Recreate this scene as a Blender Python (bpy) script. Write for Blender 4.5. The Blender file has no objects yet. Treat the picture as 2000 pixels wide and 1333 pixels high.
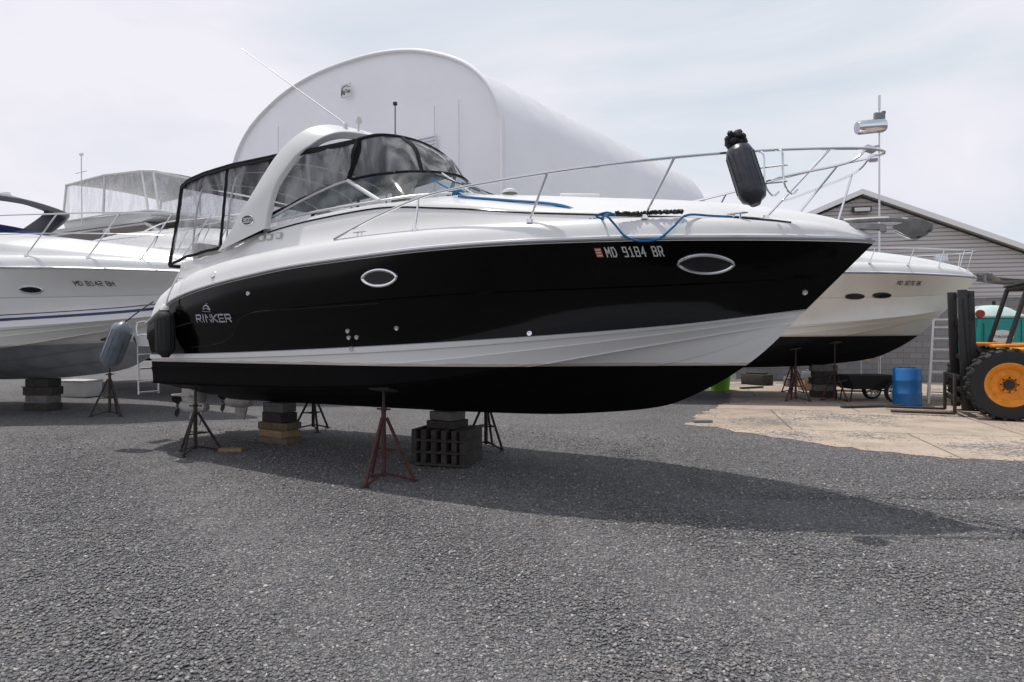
import bpy, math, random
import numpy as np
from mathutils import Vector, Matrix, Euler
from mathutils.bvhtree import BVHTree
import bmesh
random.seed(4); rng=np.random.default_rng(7)
scene=bpy.context.scene
COL=scene.collection
R=math.radians

# ---------------------------------------------------------------- materials
def newmat(name):
    m=bpy.data.materials.new(name); m.use_nodes=True
    nt=m.node_tree; b=nt.nodes['Principled BSDF']
    return m,nt,b
def mat(name,col,rough=.5,metal=0,var=.0,vscale=4,bump=0,bscale=30,spec=.5,coat=0,trans=0):
    m,nt,b=newmat(name)
    c=(*col,1)
    b.inputs['Base Color'].default_value=c
    b.inputs['Roughness'].default_value=rough
    b.inputs['Metallic'].default_value=metal
    b.inputs['Specular IOR Level'].default_value=spec
    b.inputs['Coat Weight'].default_value=coat
    b.inputs['Coat Roughness'].default_value=.05
    tc=nt.nodes.new('ShaderNodeTexCoord')
    if var>0:
        n=nt.nodes.new('ShaderNodeTexNoise'); n.inputs['Scale'].default_value=vscale; n.inputs['Detail'].default_value=8; n.inputs['Roughness'].default_value=.65
        nt.links.new(tc.outputs['Object'],n.inputs['Vector'])
        r=nt.nodes.new('ShaderNodeValToRGB')
        r.color_ramp.elements[0].position=.3; r.color_ramp.elements[1].position=.7
        r.color_ramp.elements[0].color=(*[x*(1-var) for x in col],1)
        r.color_ramp.elements[1].color=(*[min(1,x*(1+var*.6)) for x in col],1)
        nt.links.new(n.outputs['Fac'],r.inputs['Fac']); nt.links.new(r.outputs['Color'],b.inputs['Base Color'])
        mr=nt.nodes.new('ShaderNodeMapRange'); mr.inputs['To Min'].default_value=max(.02,rough-.08); mr.inputs['To Max'].default_value=min(1,rough+.12)
        nt.links.new(n.outputs['Fac'],mr.inputs['Value']); nt.links.new(mr.outputs['Result'],b.inputs['Roughness'])
    if bump>0:
        n2=nt.nodes.new('ShaderNodeTexNoise'); n2.inputs['Scale'].default_value=bscale; n2.inputs['Detail'].default_value=6
        nt.links.new(tc.outputs['Object'],n2.inputs['Vector'])
        bp=nt.nodes.new('ShaderNodeBump'); bp.inputs['Strength'].default_value=bump; bp.inputs['Distance'].default_value=.02
        nt.links.new(n2.outputs['Fac'],bp.inputs['Height']); nt.links.new(bp.outputs['Normal'],b.inputs['Normal'])
    return m
M={}
M['gel']=mat('white_gelcoat',(.71,.71,.705),.22,var=.04,vscale=2,coat=.3)
M['gelcream']=mat('cream_gelcoat',(.66,.63,.575),.3,var=.06,vscale=2,coat=.2)
M['blk']=mat('black_gelcoat',(.0016,.0016,.002),.10,spec=.16)
M['chrome']=mat('stainless_steel',(.75,.76,.78),.14,1)
M['alu']=mat('aluminium',(.62,.63,.65),.35,1,var=.15,vscale=20)
M['galv']=mat('dull_galvanised',(.30,.30,.30),.5,.4,var=.3,vscale=12)
M['canvas']=mat('black_canvas',(.012,.012,.014),.85,bump=.4,bscale=60,spec=.2)
M['bluecan']=mat('blue_canvas',(.012,.02,.09),.85,bump=.3,bscale=40,spec=.2)
M['dark']=mat('dark_glass',(.006,.007,.008),.08,spec=.3)
M['port']=mat('port_glass',(.022,.022,.024),.12,spec=.5)
M['rubber']=mat('black_rubber',(.012,.012,.013),.65,var=.3,vscale=12,bump=.3,bscale=40)
M['fend']=mat('grey_fender_vinyl',(.024,.028,.036),.3,var=.5,vscale=7,bump=.5,bscale=9)
M['fendl']=mat('scuffed_grey_vinyl',(.13,.155,.185),.3,var=.4,vscale=7)
M['fendw']=mat('white_plastic',(.70,.70,.68),.35,var=.06)
M['rust']=mat('rusty_red_steel',(.085,.03,.022),.75,var=.6,vscale=14,bump=.5,bscale=60)
M['rustd']=mat('dark_rusty_steel',(.045,.032,.026),.8,var=.6,vscale=14,bump=.5,bscale=60)
M['wood']=mat('weathered_wood',(.16,.12,.085),.85,var=.5,vscale=9,bump=.6,bscale=35)
M['woodd']=mat('dark_wood',(.05,.043,.038),.9,var=.5,vscale=9,bump=.6,bscale=35)
M['woody']=mat('pine_board',(.30,.20,.10),.8,var=.3,vscale=9,bump=.4,bscale=35)
M['conc']=mat('concrete_block',(.16,.155,.15),.95,var=.3,vscale=12,bump=.6,bscale=60)
M['bluer']=mat('blue_rope',(.01,.16,.36),.8,bump=.8,bscale=150)
M['grey']=mat('grey_paint',(.20,.21,.23),.5,var=.2,vscale=8)
M['ventg']=mat('pale_grey_plastic',(.42,.42,.43),.5)
M['drive']=mat('outdrive_grey',(.42,.40,.38),.55,var=.35,vscale=10)
M['interior']=mat('cream_vinyl',(.5,.48,.46),.6,var=.08)
M['navy']=mat('navy_stripe',(.01,.025,.11),.3)
M['brown']=mat('brown_tint',(.04,.028,.02),.2)
M['teal']=mat('teal_plastic',(.005,.30,.27),.5,var=.12,vscale=3)
M['toiletroof']=mat('pale_plastic',(.45,.58,.54),.45,var=.08)
M['orange']=mat('orange_paint',(.75,.26,.012),.45,var=.25,vscale=9,bump=.1)
M['blackp']=mat('black_paint',(.014,.014,.015),.5,var=.4,vscale=10)
M['barrel']=mat('blue_plastic',(.012,.15,.42),.42,var=.2,vscale=5)
M['green']=mat('lime_plastic',(.18,.48,.02),.5,var=.1)
M['yellow']=mat('yellow_sign',(.75,.45,.02),.5)
M['red']=mat('red_sticker',(.60,.14,.08),.5)
M['redl']=mat('dark_red_lens',(.25,.02,.015),.35)
M['letw']=mat('white_lettering',(.72,.72,.72),.4)
M['lets']=mat('silver_lettering',(.42,.42,.47),.35,.3)
M['letb']=mat('black_lettering',(.012,.012,.012),.5)
M['card']=mat('cardboard',(.36,.25,.15),.9,var=.2)
M['green300']=mat('badge_green',(.02,.05,.045),.3)
M['lens']=mat('milky_lens',(.6,.62,.64),.2)
M['greyarch']=mat('charcoal_arch',(.07,.075,.085),.35)

def glassmat(name,alpha,col,rough=.08,bump=.3,bscale=5,tint=(.96,.965,.97),lo=.5,hi=1.8):
    m,nt,b=newmat(name)
    b.inputs['Base Color'].default_value=(*col,1); b.inputs['Roughness'].default_value=rough
    tr=nt.nodes.new('ShaderNodeBsdfTransparent'); tr.inputs['Color'].default_value=(*tint,1)
    mx=nt.nodes.new('ShaderNodeMixShader')
    tc=nt.nodes.new('ShaderNodeTexCoord')
    n=nt.nodes.new('ShaderNodeTexNoise'); n.inputs['Scale'].default_value=bscale; n.inputs['Detail'].default_value=2; n.inputs['Distortion'].default_value=.8
    mp=nt.nodes.new('ShaderNodeMapping'); mp.inputs['Scale'].default_value=(1.6,1.6,.45); mp.inputs['Rotation'].default_value=(.2,.5,.1)
    nt.links.new(tc.outputs['Object'],mp.inputs['Vector']); nt.links.new(mp.outputs['Vector'],n.inputs['Vector'])
    bp=nt.nodes.new('ShaderNodeBump'); bp.inputs['Strength'].default_value=bump; bp.inputs['Distance'].default_value=.06
    nt.links.new(n.outputs['Fac'],bp.inputs['Height']); nt.links.new(bp.outputs['Normal'],b.inputs['Normal'])
    mr=nt.nodes.new('ShaderNodeMapRange'); mr.inputs['From Min'].default_value=.38; mr.inputs['From Max'].default_value=.68
    mr.inputs['To Min'].default_value=alpha*lo; mr.inputs['To Max'].default_value=min(1,alpha*hi)
    nt.links.new(n.outputs['Fac'],mr.inputs['Value']); nt.links.new(mr.outputs['Result'],mx.inputs['Fac'])
    nt.links.new(tr.outputs['BSDF'],mx.inputs[1]); nt.links.new(b.outputs['BSDF'],mx.inputs[2])
    nt.links.new(mx.outputs['Shader'],nt.nodes['Material Output'].inputs['Surface'])
    return m
M['vinyl']=glassmat('clear_vinyl',.22,(.80,.80,.83),.12,.7,3.2)
M['vinylw']=glassmat('hazy_vinyl',.30,(.74,.74,.77),.15,.4,4.0)
M['glass']=glassmat('windshield_glass',.34,(.16,.19,.20),.03,.02,2,tint=(.84,.89,.90))

def hullmat(name,top,bottom,z0,slope,stain=(.30,.16,.07),foul_rough=.7):
    m,nt,b=newmat(name); L=nt.links
    tc=nt.nodes.new('ShaderNodeTexCoord'); sx=nt.nodes.new('ShaderNodeSeparateXYZ'); L.new(tc.outputs['Object'],sx.inputs['Vector'])
    def mth(op,a,bb):
        n=nt.nodes.new('ShaderNodeMath'); n.operation=op
        for i,v in enumerate((a,bb)):
            if v is None: continue
            if isinstance(v,(int,float)): n.inputs[i].default_value=v
            else: L.new(v,n.inputs[i])
        return n.outputs[0]
    no=nt.nodes.new('ShaderNodeTexNoise'); no.inputs['Scale'].default_value=3; no.inputs['Detail'].default_value=8
    L.new(tc.outputs['Object'],no.inputs['Vector'])
    h=mth('SUBTRACT',sx.outputs['Z'],mth('ADD',mth('MULTIPLY',sx.outputs['X'],slope),z0))
    fac=mth('GREATER_THAN',h,0)
    st=mth('LESS_THAN',h,mth('MULTIPLY',no.outputs['Fac'],.055))
    st=mth('MULTIPLY',st,.45)
    def mix(f,a,bb):
        n=nt.nodes.new('ShaderNodeMix'); n.data_type='RGBA'
        L.new(f,n.inputs['Factor'])
        for k,v in ((6,a),(7,bb)):
            if isinstance(v,tuple): n.inputs[k].default_value=(*v,1)
            else: L.new(v,n.inputs[k])
        return n.outputs[2]
    c1=mix(st,top,stain)
    tb=mix(no.outputs['Fac'],tuple(x*.6 for x in bottom),tuple(x*1.5 for x in bottom))
    c=mix(fac,tb,c1); L.new(c,b.inputs['Base Color'])
    ro=mth('ADD',mth('MULTIPLY',fac,.3-foul_rough),foul_rough); L.new(ro,b.inputs['Roughness'])
    sp=mth('ADD',mth('MULTIPLY',fac,.4),.08); L.new(sp,b.inputs['Specular IOR Level'])
    return m
M['hullband']=hullmat('white_hull_black_bottom',(.74,.74,.73),(.004,.004,.0045),1.33,.010,foul_rough=.6)
M['hullband2']=hullmat('cream_hull_black_bottom',(.66,.63,.58),(.010,.010,.012),1.36,.006)
M['hullband3']=hullmat('white_hull_grey_bottom',(.70,.69,.66),(.25,.26,.27),1.25,.045,stain=(.5,.42,.3))

# ---------------------------------------------------------------- mesh helpers
class MB:
    def __init__(s): s.v=[]; s.f=[]; s.m=[]
    def add(s,vs,fs,mi=0):
        o=len(s.v); s.v+= [tuple(v) for v in vs]
        for f in fs: s.f.append([i+o for i in f]); s.m.append(mi)
        return s
    def box(s,c,size,rot=(0,0,0),bev=0.0,mi=0,seg=2):
        bm=bmesh.new(); bmesh.ops.create_cube(bm,size=1)
        bmesh.ops.scale(bm,vec=size,verts=bm.verts)
        if bev>0: bmesh.ops.bevel(bm,geom=bm.edges[:],offset=bev,segments=seg,affect='EDGES',profile=.5)
        mt=Matrix.Translation(c)@Euler(rot).to_matrix().to_4x4()
        bmesh.ops.transform(bm,matrix=mt,verts=bm.verts)
        bm.verts.index_update()
        s.add([v.co[:] for v in bm.verts],[[v.index for v in f.verts] for f in bm.faces],mi); bm.free(); return s
    def cyl(s,p0,p1,r0,r1=None,n=12,cap=True,mi=0):
        if r1 is None:r1=r0
        p0=Vector(p0);p1=Vector(p1); a=(p1-p0).normalized()
        u=a.orthogonal().normalized(); w=a.cross(u)
        vs=[]
        for p,r in((p0,r0),(p1,r1)):
            for i in range(n):
                t=2*math.pi*i/n; vs.append(p+(u*math.cos(t)+w*math.sin(t))*r)
        fs=[[i,(i+1)%n,n+(i+1)%n,n+i] for i in range(n)]
        if cap: fs+= [list(range(n))[::-1],list(range(n,2*n))]
        return s.add(vs,fs,mi)
    def lathe(s,prof,origin=(0,0,0),axis=(0,0,1),n=24,mi=0):
        a=Vector(axis).normalized(); u=a.orthogonal().normalized(); w=a.cross(u); o=Vector(origin)
        vs=[]
        for r,h in prof:
            for i in range(n):
                t=2*math.pi*i/n; vs.append(o+a*h+(u*math.cos(t)+w*math.sin(t))*r)
        fs=[]
        for k in range(len(prof)-1):
            for i in range(n): fs.append([k*n+i,k*n+(i+1)%n,(k+1)*n+(i+1)%n,(k+1)*n+i])
        return s.add(vs,fs,mi)
    def tube(s,pts,r,n=8,closed=False,mi=0):
        pts=[Vector(p) for p in pts]; N=len(pts)
        prev=None; rings=[]
        for i,p in enumerate(pts):
            if closed: t=(pts[(i+1)%N]-pts[i-1])
            else: t=pts[min(i+1,N-1)]-pts[max(i-1,0)]
            t.normalize()
            if prev is None: u=t.orthogonal().normalized()
            else:
                u=prev-t*prev.dot(t)
                if u.length<1e-6:u=t.orthogonal()
                u.normalize()
            prev=u; w=t.cross(u)
            rr=r[i] if isinstance(r,(list,tuple)) else r
            rings.append([p+(u*math.cos(2*math.pi*k/n)+w*math.sin(2*math.pi*k/n))*rr for k in range(n)])
        vs=[v for ring in rings for v in ring]; fs=[]
        M_=N if closed else N-1
        for i in range(M_):
            j=(i+1)%N
            for k in range(n): fs.append([i*n+k,i*n+(k+1)%n,j*n+(k+1)%n,j*n+k])
        if not closed: fs+=[list(range(n))[::-1],list(range((N-1)*n,N*n))]
        return s.add(vs,fs,mi)
    def grid(s,rows,mi=0,flip=False):
        n=len(rows[0]); vs=[p for r in rows for p in r]; fs=[]
        for i in range(len(rows)-1):
            for j in range(n-1):
                q=[i*n+j,i*n+j+1,(i+1)*n+j+1,(i+1)*n+j]
                fs.append(q[::-1] if flip else q)
        return s.add(vs,fs,mi)
    def done(s,name,mats,parent=None,ang=35,label=None,weld=True):
        me=bpy.data.meshes.new(name); me.from_pydata(s.v,[],s.f)
        if not isinstance(mats,(list,tuple)): mats=[mats]
        for m in mats: me.materials.append(m)
        for p,i in zip(me.polygons,s.m): p.material_index=i
        if weld:
            bm=bmesh.new(); bm.from_mesh(me); bmesh.ops.remove_doubles(bm,verts=bm.verts,dist=1e-5)
            bmesh.ops.recalc_face_normals(bm,faces=bm.faces); bm.to_mesh(me); bm.free()
        for p in me.polygons: p.use_smooth=True
        me.set_sharp_from_angle(angle=R(ang)); me.update()
        o=bpy.data.objects.new(name,me); COL.objects.link(o)
        if parent: o.parent=parent
        if label:o['label']=label
        return o
def thing(name,label,cat,loc=(0,0,0),rotz=0,scale=1,group=None):
    e=bpy.data.objects.new(name,None); e.empty_display_size=.3; COL.objects.link(e)
    e.location=loc; e.rotation_euler=(0,0,rotz); e.scale=(scale,)*3
    e['label']=label; e['category']=cat
    if group:e['group']=group
    return e
def sub(name,parent):
    e=bpy.data.objects.new(name,None);COL.objects.link(e);e.parent=parent;return e
def top(o,label,cat,group=None):
    o['label']=label;o['category']=cat
    if group:o['group']=group
    return o
def smooth(pts,sub=6,closed=False):
    P=[Vector(p) for p in pts]; N=len(P); out=[]
    for i in range(N if closed else N-1):
        if closed: a,b,c,d=P[i-1],P[i],P[(i+1)%N],P[(i+2)%N]
        else: a,b,c,d=P[max(i-1,0)],P[i],P[i+1],P[min(i+2,N-1)]
        for k in range(sub):
            t=k/sub
            out.append(.5*((2*b)+(c-a)*t+(2*a-5*b+4*c-d)*t*t+(3*b-a-3*c+d)*t**3))
    if not closed: out.append(P[-1])
    return out
def sp(tab):
    xs=[a for a,b in tab]; ys=[b for a,b in tab]; n=len(xs)
    m=[]
    for i in range(n):
        if i==0:m.append((ys[1]-ys[0])/(xs[1]-xs[0]))
        elif i==n-1:m.append((ys[-1]-ys[-2])/(xs[-1]-xs[-2]))
        else:
            a=(ys[i]-ys[i-1])/(xs[i]-xs[i-1]); b=(ys[i+1]-ys[i])/(xs[i+1]-xs[i])
            m.append(0 if a*b<=0 else 2*a*b/(a+b))
    def f(x):
        if x<=xs[0]:return ys[0]
        if x>=xs[-1]:return ys[-1]
        i=0
        while x>xs[i+1]:i+=1
        h=xs[i+1]-xs[i];t=(x-xs[i])/h
        return (2*t**3-3*t*t+1)*ys[i]+(t**3-2*t*t+t)*h*m[i]+(-2*t**3+3*t*t)*ys[i+1]+(t**3-t*t)*h*m[i+1]
    return f
def text_mesh(txt,size,shear=0,bold=0,spacing=1.0):
    c=bpy.data.curves.new('t','FONT'); c.body=txt; c.size=size; c.shear=shear; c.offset=bold; c.space_character=spacing; c.resolution_u=3
    o=bpy.data.objects.new('t',c); COL.objects.link(o)
    dg=bpy.context.evaluated_depsgraph_get(); me=bpy.data.meshes.new_from_object(o.evaluated_get(dg))
    vs=[v.co.copy() for v in me.vertices]; fs=[list(p.vertices) for p in me.polygons]
    COL.objects.unlink(o); bpy.data.objects.remove(o); bpy.data.meshes.remove(me)
    return vs,fs
def flat_text(name,txt,size,mt,parent,loc,rot=(R(90),0,0),shear=0,bold=0,wfit=None):
    vs,fs=text_mesh(txt,size,shear,bold)
    if wfit:
        w=max(v.x for v in vs)-min(v.x for v in vs); k=wfit/w
        for v in vs:v.x*=k
    mb=MB(); mb.add(vs,fs); o=mb.done(name,mt,parent,weld=False)
    o.location=loc;o.rotation_euler=rot
    return o
GL={'M':[[(0,0),(0,1),(.5,.4),(1,1),(1,0)]],'D':[[(0,0),(0,1),(.65,1),(1,.75),(1,.25),(.65,0),(0,0)]],'9':[[(1,.5),(0,.5),(0,1),(1,1),(1,0),(.05,0)]],
'1':[[(.2,.8),(.55,1),(.55,0)],[(.2,0),(.9,0)]],'8':[[(0,0),(0,1),(1,1),(1,0),(0,0)],[(0,.52),(1,.52)]],'4':[[(.78,0),(.78,1),(0,.33),(1,.33)]],
'B':[[(0,.52),(0,1),(.8,1),(.95,.88),(.95,.62),(.8,.52),(0,.52),(0,0),(.85,0),(1,.12),(1,.4),(.8,.52)]],
'R':[[(0,0),(0,1),(.85,1),(1,.86),(1,.58),(.85,.46),(0,.46)],[(.5,.46),(1,0)]],'I':[[(.5,0),(.5,1)]],'N':[[(0,0),(0,1),(1,0),(1,1)]],
'K':[[(0,0),(0,1)],[(1,1),(.15,.5),(1,0)]],'E':[[(1,0),(0,0),(0,1),(1,1)],[(0,.5),(.85,.5)]],'2':[[(0,1),(1,1),(1,.52),(0,.48),(0,0),(1,0)]],
'3':[[(0,1),(1,1),(1,0),(0,0)],[(.2,.52),(1,.52)]],'7':[[(0,1),(1,1),(.35,0)]],'6':[[(1,1),(0,1),(0,0),(1,0),(1,.5),(0,.5)]],'H':[[(0,0),(0,1)],[(1,0),(1,1)],[(0,.5),(1,.5)]],
'0':[[(0,0),(0,1),(1,1),(1,0),(0,0)]]}
def stroke_text(txt,h,cw,gap,space,wd,mapf,shear=0):
    mb=MB();x0=0;lay=0
    for ch in txt:
        if ch==' ':x0+=space;continue
        w_=cw*(.35 if ch=='I' else (1.15 if ch=='M' else 1))
        for pl in GL[ch]:
            P=[((x0+(px*w_ if ch!='I' else w_/2)),py*h) for px,py in pl]
            for (ax,ay),(bx,by) in zip(P,P[1:]):
                L_=math.hypot(bx-ax,by-ay)
                if L_<1e-6:continue
                dx,dy=(bx-ax)/L_,(by-ay)/L_;nx,ny=-dy*wd/2,dx*wd/2
                e=wd/2*.98;ax_,ay_,bx_,by_=ax-dx*e,ay-dy*e,bx+dx*e,by+dy*e
                lay=(lay+1)%5;K=3;vs=[];fs=[]
                for k in range(K+1):
                    t=k/K;cx_,cy_=ax_+(bx_-ax_)*t,ay_+(by_-ay_)*t
                    for sg in(1,-1):
                        X,Y=cx_+sg*nx,cy_+sg*ny;X+=shear*Y
                        vs.append(mapf(X,Y,lay))
                for k in range(K):fs.append([2*k,2*k+1,2*k+3,2*k+2])
                mb.add(vs,fs)
        x0+=w_+gap
    return mb,x0-gap

# ---------------------------------------------------------------- world, sun, camera
SUNDIR=Vector((-.267,.175,1)).normalized()
w=bpy.data.worlds.new('World'); scene.world=w; w.use_nodes=True
nt=w.node_tree; nt.nodes.clear(); L=nt.links
out=nt.nodes.new('ShaderNodeOutputWorld')
sky=nt.nodes.new('ShaderNodeTexSky'); sky.sky_type='NISHITA'; sky.sun_disc=False
sky.sun_elevation=math.asin(SUNDIR.z); sky.sun_rotation=math.atan2(SUNDIR.x,SUNDIR.y); sky.dust_density=2.5; sky.air_density=1.0
bg1=nt.nodes.new('ShaderNodeBackground'); bg1.inputs['Strength'].default_value=.13; L.new(sky.outputs['Color'],bg1.inputs['Color'])
tc=nt.nodes.new('ShaderNodeTexCoord'); mp=nt.nodes.new('ShaderNodeMapping'); mp.inputs['Scale'].default_value=(1.0,1.0,3.0); mp.inputs['Rotation'].default_value=(.15,.25,.4)
L.new(tc.outputs['Generated'],mp.inputs['Vector'])
no=nt.nodes.new('ShaderNodeTexNoise'); no.inputs['Scale'].default_value=1.7; no.inputs['Detail'].default_value=9; no.inputs['Roughness'].default_value=.5; no.inputs['Distortion'].default_value=.6
L.new(mp.outputs['Vector'],no.inputs['Vector'])
sx=nt.nodes.new('ShaderNodeSeparateXYZ'); L.new(tc.outputs['Generated'],sx.inputs['Vector'])
el=nt.nodes.new('ShaderNodeMapRange'); el.inputs['From Min'].default_value=.42; el.inputs['From Max'].default_value=1.0; el.inputs['To Min'].default_value=1.0; el.inputs['To Max'].default_value=.35
L.new(sx.outputs['Z'],el.inputs['Value'])
nr=nt.nodes.new('ShaderNodeMapRange'); nr.inputs['From Min'].default_value=.36; nr.inputs['From Max'].default_value=.6; nr.inputs['To Min'].default_value=.90; nr.inputs['To Max'].default_value=1.0
L.new(no.outputs['Fac'],nr.inputs['Value'])
mu=nt.nodes.new('ShaderNodeMath'); mu.operation='MULTIPLY'; L.new(el.outputs['Result'],mu.inputs[0]); L.new(nr.outputs['Result'],mu.inputs[1])
cr=nt.nodes.new('ShaderNodeValToRGB'); cr.color_ramp.elements[0].color=(.655,.73,.80,1); cr.color_ramp.elements[1].color=(.86,.84,.91,1)
cr.color_ramp.elements[0].position=.36; cr.color_ramp.elements[1].position=.62
lr=nt.nodes.new('ShaderNodeMath');lr.operation='MULTIPLY_ADD';lr.inputs[1].default_value=-.16;L.new(sx.outputs['X'],lr.inputs[0]);L.new(no.outputs['Fac'],lr.inputs[2])
L.new(lr.outputs[0],cr.inputs['Fac'])
bg2=nt.nodes.new('ShaderNodeBackground'); bg2.inputs['Strength'].default_value=1.03; L.new(cr.outputs['Color'],bg2.inputs['Color'])
ms=nt.nodes.new('ShaderNodeMixShader'); L.new(mu.outputs[0],ms.inputs['Fac']); L.new(bg1.outputs[0],ms.inputs[1]); L.new(bg2.outputs[0],ms.inputs[2])
L.new(ms.outputs[0],out.inputs['Surface'])
sun=bpy.data.lights.new('sun','SUN'); sun.energy=3.2; sun.angle=R(.6); sun.color=(1,.96,.90)
so=bpy.data.objects.new('sun',sun); COL.objects.link(so); so.rotation_euler=(-SUNDIR).to_track_quat('-Z','Y').to_euler(); so.location=(0,0,30)
cam=bpy.data.cameras.new('camera'); cam.lens=24; cam.sensor_width=36; cam.clip_end=2000; cam.shift_y=-.008
co=bpy.data.objects.new('camera',cam); COL.objects.link(co); co.location=(0,0,1.7); co.rotation_euler=(R(90),0,0)
scene.camera=co
scene.view_settings.view_transform='Standard'; scene.view_settings.look='None'; scene.view_settings.exposure=0

# ---------------------------------------------------------------- ground
def gravel_mat():
    m,nt,b=newmat('gravel'); L=nt.links
    tc=nt.nodes.new('ShaderNodeTexCoord')
    v=nt.nodes.new('ShaderNodeTexVoronoi'); v.inputs['Scale'].default_value=50; L.new(tc.outputs['Object'],v.inputs['Vector'])
    v2=nt.nodes.new('ShaderNodeTexVoronoi'); v2.feature='DISTANCE_TO_EDGE'; v2.inputs['Scale'].default_value=50; L.new(tc.outputs['Object'],v2.inputs['Vector'])
    r=nt.nodes.new('ShaderNodeValToRGB'); e=r.color_ramp.elements
    e[0].position=0;e[0].color=(.075,.074,.078,1); e[1].position=1;e[1].color=(.34,.33,.32,1)
    for p,c in((.35,(.135,.134,.138,1)),(.65,(.17,.168,.172,1)),(.85,(.215,.20,.19,1))):
        k=e.new(p);k.color=c
    sxc=nt.nodes.new('ShaderNodeSeparateColor'); L.new(v.outputs['Color'],sxc.inputs['Color']); L.new(sxc.outputs[0],r.inputs['Fac'])
    big=nt.nodes.new('ShaderNodeTexNoise'); big.inputs['Scale'].default_value=.5; big.inputs['Detail'].default_value=6; L.new(tc.outputs['Object'],big.inputs['Vector'])
    mr=nt.nodes.new('ShaderNodeMapRange'); mr.inputs['From Min'].default_value=.3; mr.inputs['From Max'].default_value=.7; mr.inputs['To Min'].default_value=.85; mr.inputs['To Max'].default_value=1.15
    L.new(big.outputs['Fac'],mr.inputs['Value'])
    ed=nt.nodes.new('ShaderNodeMapRange'); ed.inputs['From Min'].default_value=0; ed.inputs['From Max'].default_value=.18; ed.inputs['To Min'].default_value=.45; L.new(v2.outputs['Distance'],ed.inputs['Value'])
    mm=nt.nodes.new('ShaderNodeMath');mm.operation='MULTIPLY';L.new(mr.outputs[0],mm.inputs[0]);L.new(ed.outputs[0],mm.inputs[1])
    mx=nt.nodes.new('ShaderNodeVectorMath');mx.operation='SCALE';L.new(r.outputs['Color'],mx.inputs[0]);L.new(mm.outputs[0],mx.inputs['Scale'])
    L.new(mx.outputs[0],b.inputs['Base Color'])
    bp=nt.nodes.new('ShaderNodeBump');bp.inputs['Strength'].default_value=.8;bp.inputs['Distance'].default_value=.012
    hm=nt.nodes.new('ShaderNodeMath');hm.operation='ADD';L.new(ed.outputs[0],hm.inputs[0]);L.new(sxc.outputs[1],hm.inputs[1])
    L.new(hm.outputs[0],bp.inputs['Height']);L.new(bp.outputs[0],b.inputs['Normal']); b.inputs['Roughness'].default_value=.85
    return m
mb=MB()
def ticks(a,b,c):return [-600,-120,-40]+list(np.linspace(a,b,c))+[40,120,600]
X_=ticks(-16,16,60);Y_=ticks(-4,24,60)
rows=[[(x,y,(.018*math.sin(x*.9+1)*math.sin(y*1.1)+.01*math.sin(x*2.3+y*1.7)) if (abs(x)<16 and -4<y<24 and not(x>2 and y>7)) else 0) for x in X_] for y in Y_]
mb.grid(rows); g=mb.done('ground',gravel_mat(),ang=80); g['kind']='structure'
SLAB=[(3.25,12.7),(3.7,12.1),(4.15,11.2),(4.75,10.35),(5.15,9.75),(5.9,9.3),(7.3,8.85),(9.5,8.3),(14,7.6),(22,7.4),(22,23.6),(6.0,23.6),(6.1,19),(5.2,16.5),(3.9,14.2)]
def in_slab(x,y):
    res=np.zeros(len(x),bool); n=len(SLAB)
    for i in range(n):
        x1,y1=SLAB[i];x2,y2=SLAB[(i+1)%n]
        c=((y1>y)!=(y2>y))&(x<(x2-x1)*(y-y1)/(y2-y1+1e-12)+x1); res^=c
    return res
sm=[]
for i in range(len(SLAB)):
    a=Vector((*SLAB[i],0));b=Vector((*SLAB[(i+1)%len(SLAB)],0))
    k=max(1,int((b-a).length/.18)) if (b-a).length<6 else 2
    for j in range(k):
        p=a.lerp(b,j/k); sm.append((p.x+random.uniform(-.1,.1),p.y+random.uniform(-.1,.1),.006))
m,nt,b=newmat('worn_concrete');L=nt.links
tc=nt.nodes.new('ShaderNodeTexCoord');n1=nt.nodes.new('ShaderNodeTexNoise');n1.inputs['Scale'].default_value=.9;n1.inputs['Detail'].default_value=10;n1.inputs['Roughness'].default_value=.7
L.new(tc.outputs['Object'],n1.inputs['Vector'])
r=nt.nodes.new('ShaderNodeValToRGB');e=r.color_ramp.elements;e[0].position=.3;e[0].color=(.24,.195,.155,1);e[1].position=.7;e[1].color=(.47,.385,.305,1)
k=e.new(.5);k.color=(.39,.32,.255,1)
L.new(n1.outputs['Fac'],r.inputs['Fac'])
br=nt.nodes.new('ShaderNodeTexBrick');br.inputs['Scale'].default_value=1;br.inputs['Brick Width'].default_value=3.6;br.inputs['Row Height'].default_value=3.2;br.inputs['Mortar Size'].default_value=.02;br.inputs['Mortar Smooth'].default_value=.3
br.inputs['Color1'].default_value=(1,1,1,1);br.inputs['Color2'].default_value=(.86,.84,.82,1);br.inputs['Mortar'].default_value=(.35,.33,.3,1)
mp=nt.nodes.new('ShaderNodeMapping');mp.inputs['Rotation'].default_value=(0,0,.25);L.new(tc.outputs['Object'],mp.inputs['Vector']);L.new(mp.outputs[0],br.inputs['Vector'])
mx=nt.nodes.new('ShaderNodeMix');mx.data_type='RGBA';mx.blend_type='MULTIPLY';mx.inputs['Factor'].default_value=1;L.new(r.outputs['Color'],mx.inputs[6]);L.new(br.outputs['Color'],mx.inputs[7])
vo=nt.nodes.new('ShaderNodeTexVoronoi');vo.inputs['Scale'].default_value=24;L.new(tc.outputs['Object'],vo.inputs['Vector'])
n3=nt.nodes.new('ShaderNodeTexNoise');n3.inputs['Scale'].default_value=.55;n3.inputs['Detail'].default_value=7;L.new(tc.outputs['Object'],n3.inputs['Vector'])
s3=nt.nodes.new('ShaderNodeMapRange');s3.inputs['From Min'].default_value=.40;s3.inputs['From Max'].default_value=.66;s3.inputs['To Min'].default_value=.18;s3.inputs['To Max'].default_value=.8;L.new(n3.outputs['Fac'],s3.inputs['Value'])
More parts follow.
